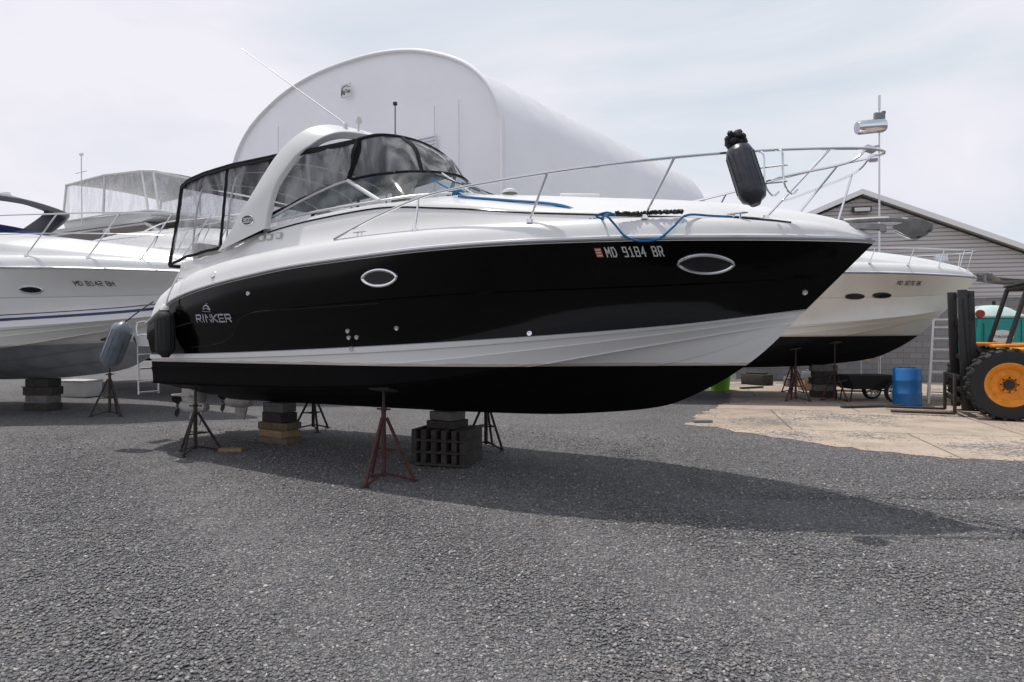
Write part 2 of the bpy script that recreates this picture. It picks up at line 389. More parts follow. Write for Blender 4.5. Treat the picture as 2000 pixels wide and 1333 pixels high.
lt=nt.nodes.new('ShaderNodeMath');lt.operation='LESS_THAN';L.new(vo.outputs['Distance'],lt.inputs[0]);L.new(s3.outputs[0],lt.inputs[1])
sc=nt.nodes.new('ShaderNodeSeparateColor');L.new(vo.outputs['Color'],sc.inputs['Color'])
l2=nt.nodes.new('ShaderNodeMath');l2.operation='LESS_THAN';L.new(sc.outputs[0],l2.inputs[0]);L.new(s3.outputs[0],l2.inputs[1])
l3=nt.nodes.new('ShaderNodeMath');l3.operation='MULTIPLY';L.new(lt.outputs[0],l3.inputs[0]);L.new(l2.outputs[0],l3.inputs[1])
m2=nt.nodes.new('ShaderNodeMix');m2.data_type='RGBA';L.new(l3.outputs[0],m2.inputs['Factor']);L.new(mx.outputs[2],m2.inputs[6]);m2.inputs[7].default_value=(.13,.125,.12,1)
L.new(m2.outputs[2],b.inputs['Base Color']);b.inputs['Roughness'].default_value=.9
mb=MB();mb.add(sm,[list(range(len(sm)))]);o=mb.done('pavement',m);o['kind']='structure'

def stones():
    dens=1900; x0,x1,y0,y1=-8.4,11.0,2.7,12.5
    N=int((x1-x0)*(y1-y0)*dens)
    x=rng.uniform(x0,x1,N);y=rng.uniform(y0,y1,N)
    keep=np.abs(x)<.79*y+.4
    keep&=rng.uniform(0,1,N)<np.clip(1.30-(y/9.8)**1.7,.0,1)+.05
    ins=in_slab(x,y)
    keep2=(np.abs(x)<.79*y+.4)&ins&(y<12.5)
    pr=np.where(in_slab(x-.35,y+.35)&in_slab(x-.6,y),.022,.20)
    keep=np.where(ins,keep2&(rng.uniform(0,1,N)<pr),keep)
    x=x[keep];y=y[keep];N=len(x)
    ph=(1+5**.5)/2
    ico=np.array([(-1,ph,0),(1,ph,0),(-1,-ph,0),(1,-ph,0),(0,-1,ph),(0,1,ph),(0,-1,-ph),(0,1,-ph),(ph,0,-1),(ph,0,1),(-ph,0,-1),(-ph,0,1)])/1.9
    F=np.array([(0,11,5),(0,5,1),(0,1,7),(0,7,10),(0,10,11),(1,5,9),(5,11,4),(11,10,2),(10,7,6),(7,1,8),(3,9,4),(3,4,2),(3,2,6),(3,6,8),(3,8,9),(4,9,5),(2,4,11),(6,2,10),(8,6,7),(9,8,1)])
    V=ico[None]+rng.normal(0,.22,(N,12,3))
    s=rng.uniform(.005,.0130,N)*(1+.3*(rng.uniform(0,1,N)>.95))
    V*=np.stack([s*rng.uniform(.9,1.5,N),s*rng.uniform(.7,1.1,N),s*rng.uniform(.35,.65,N)],1)[:,None,:]
    a=rng.uniform(0,6.28,N);t=rng.normal(0,.22,N)
    c_,s_=np.cos(t)[:,None],np.sin(t)[:,None]
    X=V[:,:,0]*c_-V[:,:,2]*s_;Z=V[:,:,0]*s_+V[:,:,2]*c_;Yv=V[:,:,1]
    c_,s_=np.cos(a)[:,None],np.sin(a)[:,None]
    P=np.stack([X*c_-Yv*s_+x[:,None],X*s_+Yv*c_+y[:,None],Z],2)
    zg=.018*np.sin(x*.9+1)*np.sin(y*1.1)+.01*np.sin(x*2.3+y*1.7); zg[(x>2)&(y>7)]=0
    P[:,:,2]+=(zg+s*.25)[:,None]
    me=bpy.data.meshes.new('gravel')
    me.vertices.add(N*12);me.vertices.foreach_set('co',P.reshape(-1).astype(np.float32))
    f=(F[None]+np.arange(N)[:,None,None]*12).reshape(-1)
    me.loops.add(len(f));me.loops.foreach_set('vertex_index',f.astype(np.int32))
    me.polygons.add(N*20);me.polygons.foreach_set('loop_start',np.arange(0,N*60,3,dtype=np.int32))
    me.update(calc_edges=True)
    at=me.attributes.new('tone','FLOAT','POINT');at.data.foreach_set('value',np.repeat(rng.uniform(0,1,N),12).astype(np.float32))
    m,nt,b=newmat('gravel_stones');an=nt.nodes.new('ShaderNodeAttribute');an.attribute_name='tone'
    r=nt.nodes.new('ShaderNodeValToRGB');e=r.color_ramp.elements
    e[0].position=0;e[0].color=(.11,.109,.114,1);e[1].position=1;e[1].color=(.50,.485,.46,1)
    for p,c in((.3,(.160,.158,.164,1)),(.6,(.195,.192,.198,1)),(.85,(.22,.216,.218,1)),(.90,(.25,.21,.185,1)),(.96,(.31,.30,.295,1))):
        k=e.new(p);k.color=c
    nt.links.new(an.outputs['Fac'],r.inputs['Fac']);nt.links.new(r.outputs['Color'],b.inputs['Base Color']);b.inputs['Roughness'].default_value=.85
    b.inputs['Specular IOR Level'].default_value=.3
    me.materials.append(m)
    o=bpy.data.objects.new('gravel',me);COL.objects.link(o);o['kind']='stuff';o['label']='loose grey crushed gravel stones covering the yard';o['category']='gravel'
stones()

# ---------------------------------------------------------------- hull tables
DS=sp([(-4.2,1.44),(-3,1.53),(-2,1.58),(0,1.6),(1,1.57),(2,1.42),(3,1.14),(4,.70),(4.6,.36),(4.85,.17),(5,0)])
ZS=sp([(-4.2,1.80),(-3.85,1.97),(-3.5,2.12),(-3,2.23),(-2,2.36),(-1,2.457),(0,2.505),(1,2.543),(2,2.56),(3,2.557),(4,2.548),(5,2.53)])
DBd=sp([(-4.2,1.38),(-2,1.45),(0,1.46),(1,1.38),(1.86,1.2),(2.8,.88),(3.5,.55),(4.1,.20),(4.42,0)])
ZB=sp([(-4.2,1.385),(-2.9,1.42),(-.1,1.537),(1.86,1.65),(3.3,1.77),(4.42,1.924)])
DC=sp([(-4.2,1.35),(0,1.40),(1,1.27),(1.86,1.03),(2.8,.68),(3.5,.38),(4,.15),(4.3,0)])
ZC=sp([(-4.2,.97),(-2,1.0),(0,1.08),(1,1.19),(1.86,1.34),(2.8,1.52),(3.5,1.65),(4.3,1.80)])
ZK=sp([(-4.2,.62),(0,.685),(1.5,.73),(2.3,.80),(2.96,.90),(3.455,1.11),(3.87,1.38),(4.12,1.60),(4.3,1.80)])
def sst(a,b,x):
    t=min(1,max(0,(x-a)/(b-a)));return t*t*(3-2*t)
NT=64
TAU=[1-(1-i/NT)**1.25 for i in range(NT+1)]
def hull_rows():
    top,band,bot=[],[],[]
    for v in[0,.04,.12,.24,.36,.47,.485,.6,.72,.84,.94,1]:
        r=[]
        for t in TAU:
            s0=-4.2+9.2*t;s1=-4.2+8.62*t
            s=s0+(s1-s0)*v;z=ZS(s0)*(1-v)+ZB(s1)*v;d=DS(s0)*(1-v)+DBd(s1)*v
            d*=1-.30*math.sin(math.pi*v)*sst(.55,.97,t)
            d+=.03*math.sin(math.pi*v)*(1-sst(.4,.8,t))
            if v>=.485: d-=.014*min(1,d/.3)*(1-sst(.95,1,v))
            r.append((s,max(d,0),z))
        top.append(r)
    for v,off in[(0,0),(.02,.022),(.14,.022),(.16,0),(.42,0),(.44,.014),(.62,.0),(.97,.0),(1,.02)]:
        r=[]
        for t in TAU:
            s0=-4.2+8.62*t;s1=-4.2+8.5*t
            d=DBd(s0)*(1-v)+DC(s1)*v
            r.append((s0+(s1-s0)*v,max(0,d+off*min(1,d/.25)),ZB(s0)*(1-v)+ZC(s1)*v))
        band.append(r)
    for v in[0,.07,.2,.36,.37,.55,.7,.71,.86,1]:
        r=[]
        for t in TAU:
            s=-4.2+8.5*t;d=DC(s)*(1-v);zc=ZC(s);zk=ZK(s)
            if v<=.07: z=zc+(.02*min(1,d/.25) if v==0 else -.01)
            else:
                q=(v-.07)/.93;z=(zc-.01)*(1-q)+zk*q
            if v in(.37,.71): z+=.022*min(1,d/.3)
            r.append((s,d+(.02*min(1,d/.25) if v==0 else 0),z))
        bot.append(r)
    return top,band,bot
HR=hull_rows()
def build_hull(parent,mtop,mband):
    mb=MB();top,band,bot=HR
    for rows,mi in((top,0),(band,1),(bot,1)):
        S=[[(s,-d,z) for s,d,z in r] for r in rows];P=[[(s,d,z) for s,d,z in r] for r in rows]
        mb.grid(S,mi);mb.grid(P,mi,True)
        n=len(rows)
        for i in range(n-1): mb.add([S[i][0],P[i][0],P[i+1][0],S[i+1][0]],[[0,1,2,3]],mi)
    return mb.done('hull',[mtop,mband],parent,ang=22)
def ins(d,k): return max(0,d-k*min(1,d/.75))
ZBU=sp([(-4.1,2.22),(-3.6,2.42),(-3,2.56),(-2,2.68),(-1,2.75),(0,2.79),(1,2.80),(3,2.79),(4,2.765),(4.6,2.70),(5,2.58)])
ZT=sp([(-3.95,2.74),(-3.3,2.78),(-2.6,2.86),(-2,3.04),(-1,3.15),(0,3.19),(1,3.10),(2,2.98),(3,2.90),(4,2.82),(4.6,2.725),(5,2.59)])
ZM=sp([(-.2,3.28),(.6,3.36),(1.5,3.29),(2.35,3.19),(3.64,3.03),(4.37,2.88),(4.75,2.76),(5,2.60)])
def drow(s0,k,zf,add=0):
    r=[]
    for t in TAU:
        s=s0+(5.0-s0)*t
        z=zf(s) if zf else ZS(s)+add
        r.append((s,ins(DS(s),k),z))
    return r
def lerprow(a,b,f,bul=0):
    return [tuple(x*(1-f)+y*f+(bul*min(1,p[1]/.5) if i==1 else 0) for i,(x,y) in enumerate(zip(p,q))) for p,q in zip(a,b)]
def deck_rows():
    a=drow(-4.2,0,None);a1=drow(-4.19,-.005,None,.05);a2=drow(-4.18,.03,None,.065)
    bt=drow(-4.06,.13,ZBU)
    r=[a,a1,a2,lerprow(a2,bt,.35,.02),lerprow(a2,bt,.7,.025),bt]
    ib=drow(-4.03,.17,lambda s:ZBU(s)+.012);r.append(ib)
    sd=drow(-4.0,.30,lambda s:ZBU(s)-.012);r.append(sd)
    tb=drow(-3.98,.33,lambda s:ZBU(s)+.02);r.append(tb)
    tt=drow(-3.95,.40,ZT)
    r+=[lerprow(tb,tt,.5,.015),lerprow(tb,tt,.92,.012),tt]
    return r
DR=deck_rows()
def build_deck(parent,m,cockpit=True):
    mb=MB();rows=DR
    S=[[(s,-d,z) for s,d,z in r] for r in rows];P=[[(s,d,z) for s,d,z in r] for r in rows]
    mb.grid(S);mb.grid(P,0,True)
    for i in range(len(rows)-1): mb.add([S[i][0],P[i][0],P[i+1][0],S[i+1][0]],[[0,1,2,3]])
    st=[-.25+5.25*(i/44) for i in range(45)]
    fr=[]
    for s in st:
        d0=ins(DS(s),.40);z0=ZT(s);zm=ZM(s);row=[]
        for q in np.linspace(-1,1,17):
            a=abs(q);row.append((s,q*d0,z0+(zm-z0)*(1-a**2.6)))
        fr.append(row)
    mb.grid(fr,0,True)
    if cockpit:
        for sg in(-1,1):
            rr=[]
            for k,zz in((.40,None),(.46,None),(.55,2.3)):
                rr.append([(s,sg*ins(DS(s),k),(ZT(s)+.004 if k>.4 else ZT(s)) if zz is None else zz) for s in np.linspace(-3.95,-.2,30)])
            mb.grid(rr,0,sg>0)
        mb.box((-2.07,0,2.27),(3.7,2.1,.06))
        mb.add([(-.25,-1.2,3.19),(-.25,1.2,3.19),(-.25,1.15,2.3),(-.25,-1.15,2.3)],[[0,1,2,3]])
        mb.box((-3.95,0,2.66),(.12,2.1,.14),bev=.03)
    return mb.done('deck',m,parent,ang=38)
def bvh_of(objs):
    vs,fs=[],[]
    for o in objs:
        k=len(vs);vs+=[v.co.copy() for v in o.data.vertices];fs+=[[i+k for i in p.vertices] for p in o.data.polygons]
    return BVHTree.FromPolygons(vs,fs)
def on(b,s,z,off=.004):
    h=b.ray_cast(Vector((s,-6,z)),Vector((0,1,0)))
    if h[0] is None:return Vector((s,-1.4,z))
    n=h[1]
    if n.y>0:n=-n
    return h[0]+n*off
def down(b,s,y,off=.0):
    h=b.ray_cast(Vector((s,y,9)),Vector((0,0,-1)))
    return (h[0] if h[0] is not None else Vector((s,y,2.7)))+Vector((0,0,off))
def decal(name,txt,b,s,z,h,cw,gap,space,wd,mt,parent,slope=0,shear=0,off=.004):
    mb,_=stroke_text(txt,h,cw,gap,space,wd,lambda x,y,l:on(b,s+x,z+y+slope*x,off)+Vector((0,-.0006*l,0)),shear)
    return mb.done(name,mt,parent,weld=False)
def rail_set(parent,top_pts,stan,r=.0145,name='bow_rail'):
    mb=MB()
    P=[(s,-d,z) for s,d,z in top_pts]+[(s,d,z) for s,d,z in top_pts[::-1][1:]]
    mb.tube(smooth(P,5),r,8)
    for a,b_ in stan:
        for sg in(-1,1):
            mb.tube([(a[0],sg*a[1],a[2]),(b_[0],sg*b_[1],b_[2])],r*.85,8)
            mb.cyl((b_[0],sg*b_[1],b_[2]-.02),(b_[0],sg*b_[1],b_[2]+.018),.032,n=10)
    return mb.done(name,M['chrome'],parent)
def porthole(parent,b,s,z,a,h,ringm,r=.016,pw=.75,gl='dark'):
    th=np.linspace(0,2*math.pi,40,endpoint=False);pts=[];ins_=[]
    for t in th:
        x=math.cos(t);y=math.copysign((1-x*x)**pw if abs(x)<1 else 0,math.sin(t))
        pts.append(on(b,s+a*x,z+h*y,.006));ins_.append(on(b,s+a*.97*x,z+h*.95*y,.007))
    root=sub('porthole',parent)
    mb=MB();mb.tube(pts,r,8,closed=True);mb.done('frame',ringm,root)
    mb=MB();mb.add(ins_+[on(b,s,z,.007)],[[i,(i+1)%40,40] for i in range(40)]);mb.done('glass',M[gl],root,ang=60)

# ================================================================= MAIN BOAT
BO=(-.924,8.925,0);BA=R(-31)
boat=thing('motor_cruiser','black and white cabin cruiser on jack stands with canvas enclosure','boat',BO,BA)
hull=build_hull(boat,M['blk'],M['hullband'])
deck=build_deck(boat,M['gel'])
bv=bvh_of([hull,deck])
mb=MB()
for sg in(-1,1):
    mb.tube([(s,sg*(ins(DS(s),-.012)),ZS(s)+.03) for s in [-4.2+9.2*t for t in TAU]],.022,8)
mb.done('rub_rail',mat('rub_rail_grey',(.50,.51,.53),.25,.7),boat)
mb=MB()
for sg in(-1,1):
    mb.tube([(s,sg*(d+.004),z) for s,d,z in HR[1][0]],.006,6)
mb.done('hull_pinstripe',mat('pinstripe',(.30,.31,.33),.4),boat)
mb=MB()
SP=[on(bv,s,ZT(s)-.055,.001) for s in np.linspace(-1.9,4.35,80)]
mb.tube(SP,.011,6);mb.tube([Vector((p.x,-p.y,p.z)) for p in SP],.011,6)
mb.done('deck_stripe',M['dark'],boat)
mb=MB()
SP=[on(bv,s,z,.001) for s,z in [(v.x,v.z) for v in smooth([(.3,0,2.02),(-.8,0,1.99),(-1.7,0,1.96),(-2.05,0,1.86),(-2.2,0,1.70),(-2.5,0,1.57),(-3.2,0,1.50)],8)]]
mb.tube(SP,.005,6);mb.done('hull_crease',mat('black_crease',(.012,.012,.014),.25),boat)
porthole(boat,bv,.351,2.294,.235,.085,M['chrome'],.019,.65,'port')
porthole(boat,bv,3.62,2.355,.235,.082,M['chrome'],.017,.65,'port')
decal('registration_number','MD 9184 BR',bv,2.80,2.432,.078,.031,.021,.046,.0105,M['letw'],boat)
mb=MB();mb.add([on(bv,2.705+x*.06,2.43+y*.08,.005) for x,y in((0,0),(1,0),(1,1),(0,1))],[[0,1,2,3]]);mb.done('registration_sticker',M['red'],boat)
mb=MB()
for yy in(.12,.45,.75):mb.add([on(bv,2.712+x*.046,2.43+(yy+y*.14)*.08,.008) for x,y in((0,0),(1,0),(1,1),(0,1))],[[0,1,2,3]])
mb.done('sticker_print',M['letw'],boat)
decal('maker_lettering','RINKER',bv,-2.93,1.845,.09,.100,.038,.05,.0185,M['lets'],boat)
mb=MB()
# leaping-fish style emblem over the lettering: curved back, fin, tail
def em(P,r):mb.tube([on(bv,-2.68+v.x,2.015+v.y,.006) for v in smooth([(a,b_,0) for a,b_ in P],5)],r,6)
em([(-.08,-.01),(-.05,.035),(0,.045),(.045,.02),(.075,-.02)],[.003]+[.009]*18+[.005]*2)
em([(-.08,-.01),(-.03,.005),(.02,.0),(.07,-.02)],.005)
em([(-.02,.04),(.0,.065),(.02,.07)],.005)
em([(-.10,-.03),(-.02,-.035),(.08,-.04)],.003)
mb.done('maker_emblem',M['lets'],boat)
for s,z in((-.20,1.72),(-.20,1.645),(-.08,1.65),(-.15,1.52),(.50,1.75),(1.98,1.69),(4.42,2.09),(-1.81,2.19)):
    p=on(bv,s,z,0);q=on(bv,s,z,.018)
    mb=MB();a=(q-p).normalized()
    mb.lathe([(0,.004),(.014,.004),(.016,.014),(.026,.014),(.030,.0)],p,a,14)
    mb.done('through_hull_fitting',M['chrome'],boat)
for s in(-1.98,-1.83,-1.64):
    p=on(bv,s,2.93+.02*(s+1.98),.010);mb=MB();mb.box(p,(.105,.035,.08),bev=.01);mb.box(p+Vector((0,-.018,0)),(.07,.01,.05),bev=.004,mi=1);mb.done('vent',[M['ventg'],M['fendw']],boat)
p=on(bv,-2.6,2.46,.0);q=on(bv,-2.6,2.46,.02);mb=MB();mb.lathe([(0,.012),(.035,.012),(.045,.006),(.05,0)],p,(q-p),18);mb.done('fuel_cap',M['chrome'],boat)
def cleat(s,y,parent=boat):
    p=down(bv,s,y)
    mb=MB();mb.cyl(p+Vector((-.03,0,-.01)),p+Vector((-.03,0,.04)),.01,n=8);mb.cyl(p+Vector((.03,0,-.01)),p+Vector((.03,0,.04)),.01,n=8)
    mb.tube([p+Vector((x,0,.045)) for x in(-.1,-.05,0,.05,.1)],[.006,.011,.012,.011,.006],8);mb.done('cleat',M['chrome'],parent)
cleat(-.05,-1.46);cleat(3.9,-.60);cleat(3.9,.60);cleat(-3.6,-1.33)
WB=[(-1.95,1.19,3.13),(-1.0,1.18,3.20),(-.08,1.10,3.25),(.35,.88,3.31),(.68,.5,3.36),(.82,0,3.375)]
WT=[(-1.88,1.17,3.20),(-1.2,1.10,3.43),(-.68,1.00,3.575),(-.15,.76,3.66),(.15,.42,3.70),(.27,0,3.72)]
def mir(P):return [(s,-d,z) for s,d,z in P]+[(s,d,z) for s,d,z in P[::-1][1:]]
wb=smooth(mir(WB),6);wt=smooth(mir(WT),6)
mb=MB();mb.grid([wb,[a.lerp(b_,.5)+Vector((.02,0,0)) for a,b_ in zip(wb,wt)],wt])
ws=sub('windshield',boat)
mb.done('glass',M['glass'],ws,ang=60)
mb=MB();mb.tube(wb,.016,6);mb.tube(wt,.018,6)
for i in(12,len(wb)-13):mb.tube([wb[i],wt[i]],.028,8)
for i in(26,len(wb)-27):mb.tube([wb[i],wt[i]],.012,8)
mb.done('frame',mat('windshield_frame',(.66,.67,.68),.3,.3),ws)
mb=MB()
for y0 in(-.35,.35):
    mb.tube([(.84,y0,3.40),(.62,y0-.35,3.50),(.5,y0-.6,3.56)],.008,6)
mb.done('wiper',M['blackp'],ws)
AK=[((-2.78,1.27,2.80),(-1.86,1.24,3.04)),((-2.46,1.265,3.12),(-1.80,1.24,3.28)),((-2.11,1.25,3.5),(-1.67,1.225,3.6)),((-1.76,1.18,3.94),(-1.41,1.15,3.92)),((-1.52,1.10,4.17),(-1.22,1.06,4.06)),((-1.37,.96,4.31),(-1.10,.92,4.18)),((-1.25,.68,4.39),(-.99,.66,4.265)),((-1.18,0,4.43),(-.92,0,4.31))]
def arch(parent,K,m,th=.085,name='radar_arch'):
    full=[((a[0],-a[1],a[2]),(b_[0],-b_[1],b_[2])) for a,b_ in K]+[(a,b_) for a,b_ in K[::-1][1:]]
    A=smooth([a for a,_ in full],5);B=smooth([b_ for _,b_ in full],5)
    prof=[(0,-.36),(.02,-.47),(.06,-.5),(.94,-.5),(.98,-.47),(1,-.36),(1,.36),(.98,.47),(.94,.5),(.06,.5),(.02,.47),(0,.36)]
    mb=MB();rings=[]
    for i,(a,b_) in enumerate(zip(A,B)):
        t=((A[min(i+1,len(A)-1)]+B[min(i+1,len(A)-1)])-(A[max(i-1,0)]+B[max(i-1,0)])).normalized()
        c=(b_-a);n=c.cross(t).normalized()
        ring=[a+c*x+n*th*y for x,y in prof]
        rings.append(ring+[ring[0]])
    mb.grid(rings);return mb.done(name,m,parent,ang=24)
ar=arch(boat,AK,M['gel'],.10)
av=bvh_of([ar])
root=sub('badge',boat)
bs,bz=-2.17,3.17
mb=MB();pts=[on(av,bs+.115*math.cos(t),bz+.062*math.sin(t),.006) for t in np.linspace(0,2*math.pi,28,endpoint=False)]
mb.add(pts+[on(av,bs,bz,.006)],[[i,(i+1)%28,28] for i in range(28)]);mb.done('plate',M['green300'],root)
mb=MB();mb.tube(pts,.006,6,closed=True);mb.done('rim',M['chrome'],root)
decal('model_number','300',av,bs-.078,bz-.027,.052,.036,.02,.03,.011,M['letw'],root,shear=.15,off=.009)
mb=MB();mb.cyl((-1.10,-.62,4.36),(-1.10,-.62,4.44),.03);mb.tube([(-1.10,-.62,4.42),(-1.16,-.62,4.48),(-3.15,-.66,5.86)],[.018,.011,.005],8);mb.done('antenna',M['fendw'],boat)
mb=MB();mb.cyl((-1.06,-.42,4.36),(-1.06,-.42,4.50),.014);mb.lathe([(0,0),(.045,.0),(.05,.03),(.035,.09),(.0,.10)],(-1.06,-.42,4.49),n=16);mb.done('gps_antenna',M['fendw'],boat)
mb=MB();mb.cyl((-1.0,.25,4.36),(-1.0,.25,4.92),.008);mb.box((-1.0,.25,4.94),(.05,.05,.05),bev=.01);mb.done('mast_light',M['blackp'],boat)
# ---- canvas enclosure
def patch(c00,c10,c11,c01,nu=14,nv=10,wr=.02,seed=0,bul=0):
    r_=random.Random(seed);ph=[r_.uniform(0,6) for _ in range(6)]
    c00,c10,c11,c01=map(Vector,(c00,c10,c11,c01));n=(c10-c00).cross(c01-c00).normalized();rows=[]
    for j in range(nv+1):
        v=j/nv;row=[]
        for i in range(nu+1):
            u=i/nu;p=(c00*(1-u)+c10*u)*(1-v)+(c01*(1-u)+c11*u)*v
            e=math.sin(math.pi*u)*math.sin(math.pi*v)
            dsp=wr*e**.6*(math.sin(u*9+v*5+ph[0])+.6*math.sin(u*4-v*13+ph[1])+.5*math.sin(u*17+v*3+ph[2]))+bul*e
            row.append(p+n*dsp)
        rows.append(row)
    return rows
enc=sub('canvas_enclosure',boat)
F=[(-.50,1.0,4.06),(-.42,.75,4.16),(-.36,.4,4.215),(-.34,0,4.235)]
Fm=smooth(mir(F),4)
wtf=[wt[i] for i in range(12,len(wt)-12)]
def resample(P,n):
    P=[Vector(p) for p in P];Ls=[0]
    for a,b_ in zip(P,P[1:]):Ls.append(Ls[-1]+(b_-a).length)
    out=[]
    for k in range(n):
        t=Ls[-1]*k/(n-1);i=0
        while i<len(P)-2 and Ls[i+1]<t:i+=1
        f=(t-Ls[i])/max(1e-9,Ls[i+1]-Ls[i]);out.append(P[i].lerp(P[i+1],min(1,f)))
    return out
def ribbon(mb,P,wd,nrm,th=.008):
    P=[Vector(p) for p in P];A=[]
    for i,p in enumerate(P):
        t=(P[min(i+1,len(P)-1)]-P[max(i-1,0)]).normalized()
        n=Vector(nrm)
        b_=t.cross(n).normalized();n2=b_.cross(t).normalized()
        A.append((p+b_*wd/2,p-b_*wd/2,n2))
    for sgn in(1,-1):
        mb.grid([[a+n*th*sgn for a,b_,n in A],[b_+n*th*sgn for a,b_,n in A]],0,sgn<0)
    mb.grid([[a+n*th for a,b_,n in A],[a-n*th for a,b_,n in A]]);mb.grid([[b_+n*th for a,b_,n in A],[b_-n*th for a,b_,n in A]])
n_=49;A=resample(Fm,n_);B=resample(wtf,n_)
rows=[]
for j in range(9):
    v=j/8;rows.append([a.lerp(b_,v)+Vector((1,0,.5))*(.05*math.sin(math.pi*v)+.016*math.sin(math.pi*v)*(math.sin(i*.9)+math.sin(i*.37+v*6))) for i,(a,b_) in enumerate(zip(A,B))])
mb=MB();mb.grid(rows);mb.done('front_window',M['vinyl'],enc,ang=70)
cb=MB()
cb.tube(A,.024,8);cb.tube(B,.020,8)
for i in(0,15,33,48):
    ribbon(cb,[rows[j][i]+Vector((.006,0,.004)) for j in range(9)],.05,(.6,-.5 if i<24 else .5,.5))
for sg in(-1,1):
    T=resample(smooth([(-.50,sg*1.0,4.06),(-1.1,sg*1.09,4.02),(-1.85,sg*1.19,3.97)],6),16)
    Bt=resample([(s,sg*d,z) for s,d,z in [(-.68,1.00,3.58),(-1.2,1.10,3.43),(-1.88,1.17,3.22)]],16)
    rr=[[a.lerp(b_,v)+Vector((0,sg*.025*math.sin(math.pi*v)*(1+math.sin(i*1.3+v*7)),0)) for i,(a,b_) in enumerate(zip(T,Bt))] for v in np.linspace(0,1,8)]
    mb=MB();mb.grid(rr);mb.done('side_window',M['vinyl'],enc,ang=70)
    ribbon(cb,[p-Vector((0,0,.02)) for p in T],.065,(0,sg,.1));ribbon(cb,[p+Vector((0,0,.015)) for p in Bt],.045,(0,sg,.1));ribbon(cb,[rr[j][0] for j in range(8)],.055,(0,sg,.2));ribbon(cb,[rr[j][15] for j in range(8)],.05,(0,sg,0))
    tops=[(-1.60,1.17,4.0),(-2.65,1.25,3.955),(-3.40,1.25,3.885),(-3.70,1.23,3.80)]
    bots=[(-1.95,1.235,3.02),(-2.78,1.27,2.86),(-3.60,1.22,2.78),(-4.06,1.19,2.68)]
    for k,(i0,i1) in enumerate(((0,1),(1,3))):
        t0,t1=tops[i0],tops[i1];b0,b1=bots[i0],bots[i1]
        g=lambda p:(p[0],sg*p[1],p[2])
        rr=patch(g(t0),g(t1),g(b1),g(b0),20,18,.020,seed=k+3)
        mb=MB();mb.grid(rr);mb.done('side_window',M['vinyl'],enc,ang=70)
        ed=[r[-1]+Vector((.025*math.sin(math.pi*j/18)*(1 if k else 0)+.004*math.sin(j*1.9),0,0)) for j,r in enumerate(rr)]
        ribbon(cb,ed,.045 if k==0 else .065,(0,sg,0))
    TT=smooth([(s,sg*d,z) for s,d,z in tops],8);ribbon(cb,[p+Vector((0,sg*.01,-.02+.005*math.sin(i*1.1))) for i,p in enumerate(TT)],.065,(0,sg,.25))
    cb.tube(TT,.018,8)
    ribbon(cb,[p+Vector((0,sg*.006,.006*math.sin(i*1.7))) for i,p in enumerate(smooth([(s,sg*d,z) for s,d,z in bots],6))],.035,(0,sg,.1))
rr=patch((-3.70,-1.23,3.80),(-3.70,1.23,3.80),(-4.06,1.19,2.68),(-4.06,-1.19,2.68),16,10,.014,seed=9)
mb=MB();mb.grid(rr);mb.done('aft_window',M['vinyl'],enc,ang=70)
ribbon(cb,rr[-1],.05,(1,0,.2));ribbon(cb,[r[8]for r in rr],.04,(1,0,0));ribbon(cb,rr[0],.06,(1,0,.2))
def topf(st):
    rows=[]
    for s,d,z,cz in st:
        rows.append([(s+.05*(1-q*q)*(1 if s>-.6 else 0),q*d,z+(cz-z)*(1-abs(q)**2.2)) for q in np.linspace(-1,1,17)])
    return rows
cb.grid(topf([(-.46,1.0,4.06,4.235),(-.8,1.05,4.04,4.24),(-1.3,1.12,4.01,4.2),(-1.85,1.19,3.97,4.12)]))
cb.grid(topf([(-1.60,1.17,4.0,4.12),(-2.2,1.23,3.965,4.06),(-2.7,1.25,3.95,4.07),(-3.2,1.255,3.905,3.99),(-3.45,1.25,3.88,3.95),(-3.70,1.23,3.80,3.86)]))
cb.done('canvas',M['canvas'],enc,ang=50)
mb=MB()
for s0,z0 in((-2.65,3.93),(-3.4,3.84),(-1.9,3.95)):
    P=smooth([(s0-.25,-1.10,2.86),(s0-.05,-1.13,z0-.25),(s0,-.95,z0-.0),(s0,0,z0+.1),(s0,.95,z0),(s0-.05,1.13,z0-.25),(s0-.25,1.10,2.86)],6);mb.tube(P,.013,8)
mb.done('frame',M['alu'],enc)
mb=MB();mb.box((-1.0,-.6,2.62),(.55,.6,.6),bev=.08);mb.box((-1.27,-.6,3.05),(.14,.58,.5),rot=(0,-.12,0),bev=.05);mb.done('helm_seat',M['interior'],boat)
mb=MB();mb.box((-3.4,0,2.6),(.6,2.0,.45),bev=.08);mb.box((-3.75,0,2.88),(.14,2.0,.3),bev=.05);mb.done('aft_seat',M['interior'],boat)
mb=MB();mb.box((-1.6,.85,2.6),(2.4,.5,.5),bev=.08);mb.done('side_seat',M['interior'],boat)
mb=MB();mb.box((-.4,0,2.95),(.34,2.2,.5),rot=(0,.25,0),bev=.05);mb.done('dashboard',M['interior'],boat)
mb=MB();mb.tube([Vector((-.66,-.6,3.08))+Vector((.25*math.cos(t)*.35,.19*math.sin(t),.19*math.cos(t))) for t in np.linspace(0,2*math.pi,24,endpoint=False)],.013,6,closed=True);mb.cyl((-.45,-.6,3.0),(-.66,-.6,3.08),.02);mb.done('steering_wheel',M['blackp'],boat)
p=down(bv,2.1,0,.015);mb=MB();mb.box(p,(.5,.5,.05),rot=(0,.12,0),bev=.02);mb.done('deck_hatch',M['fendw'],boat)
p=down(bv,1.35,-.5,.02);mb=MB();mb.lathe([(.09,0),(.085,.03),(.04,.05),(0,.05)],p,n=18);mb.done('deck_vent',M['fendw'],boat)
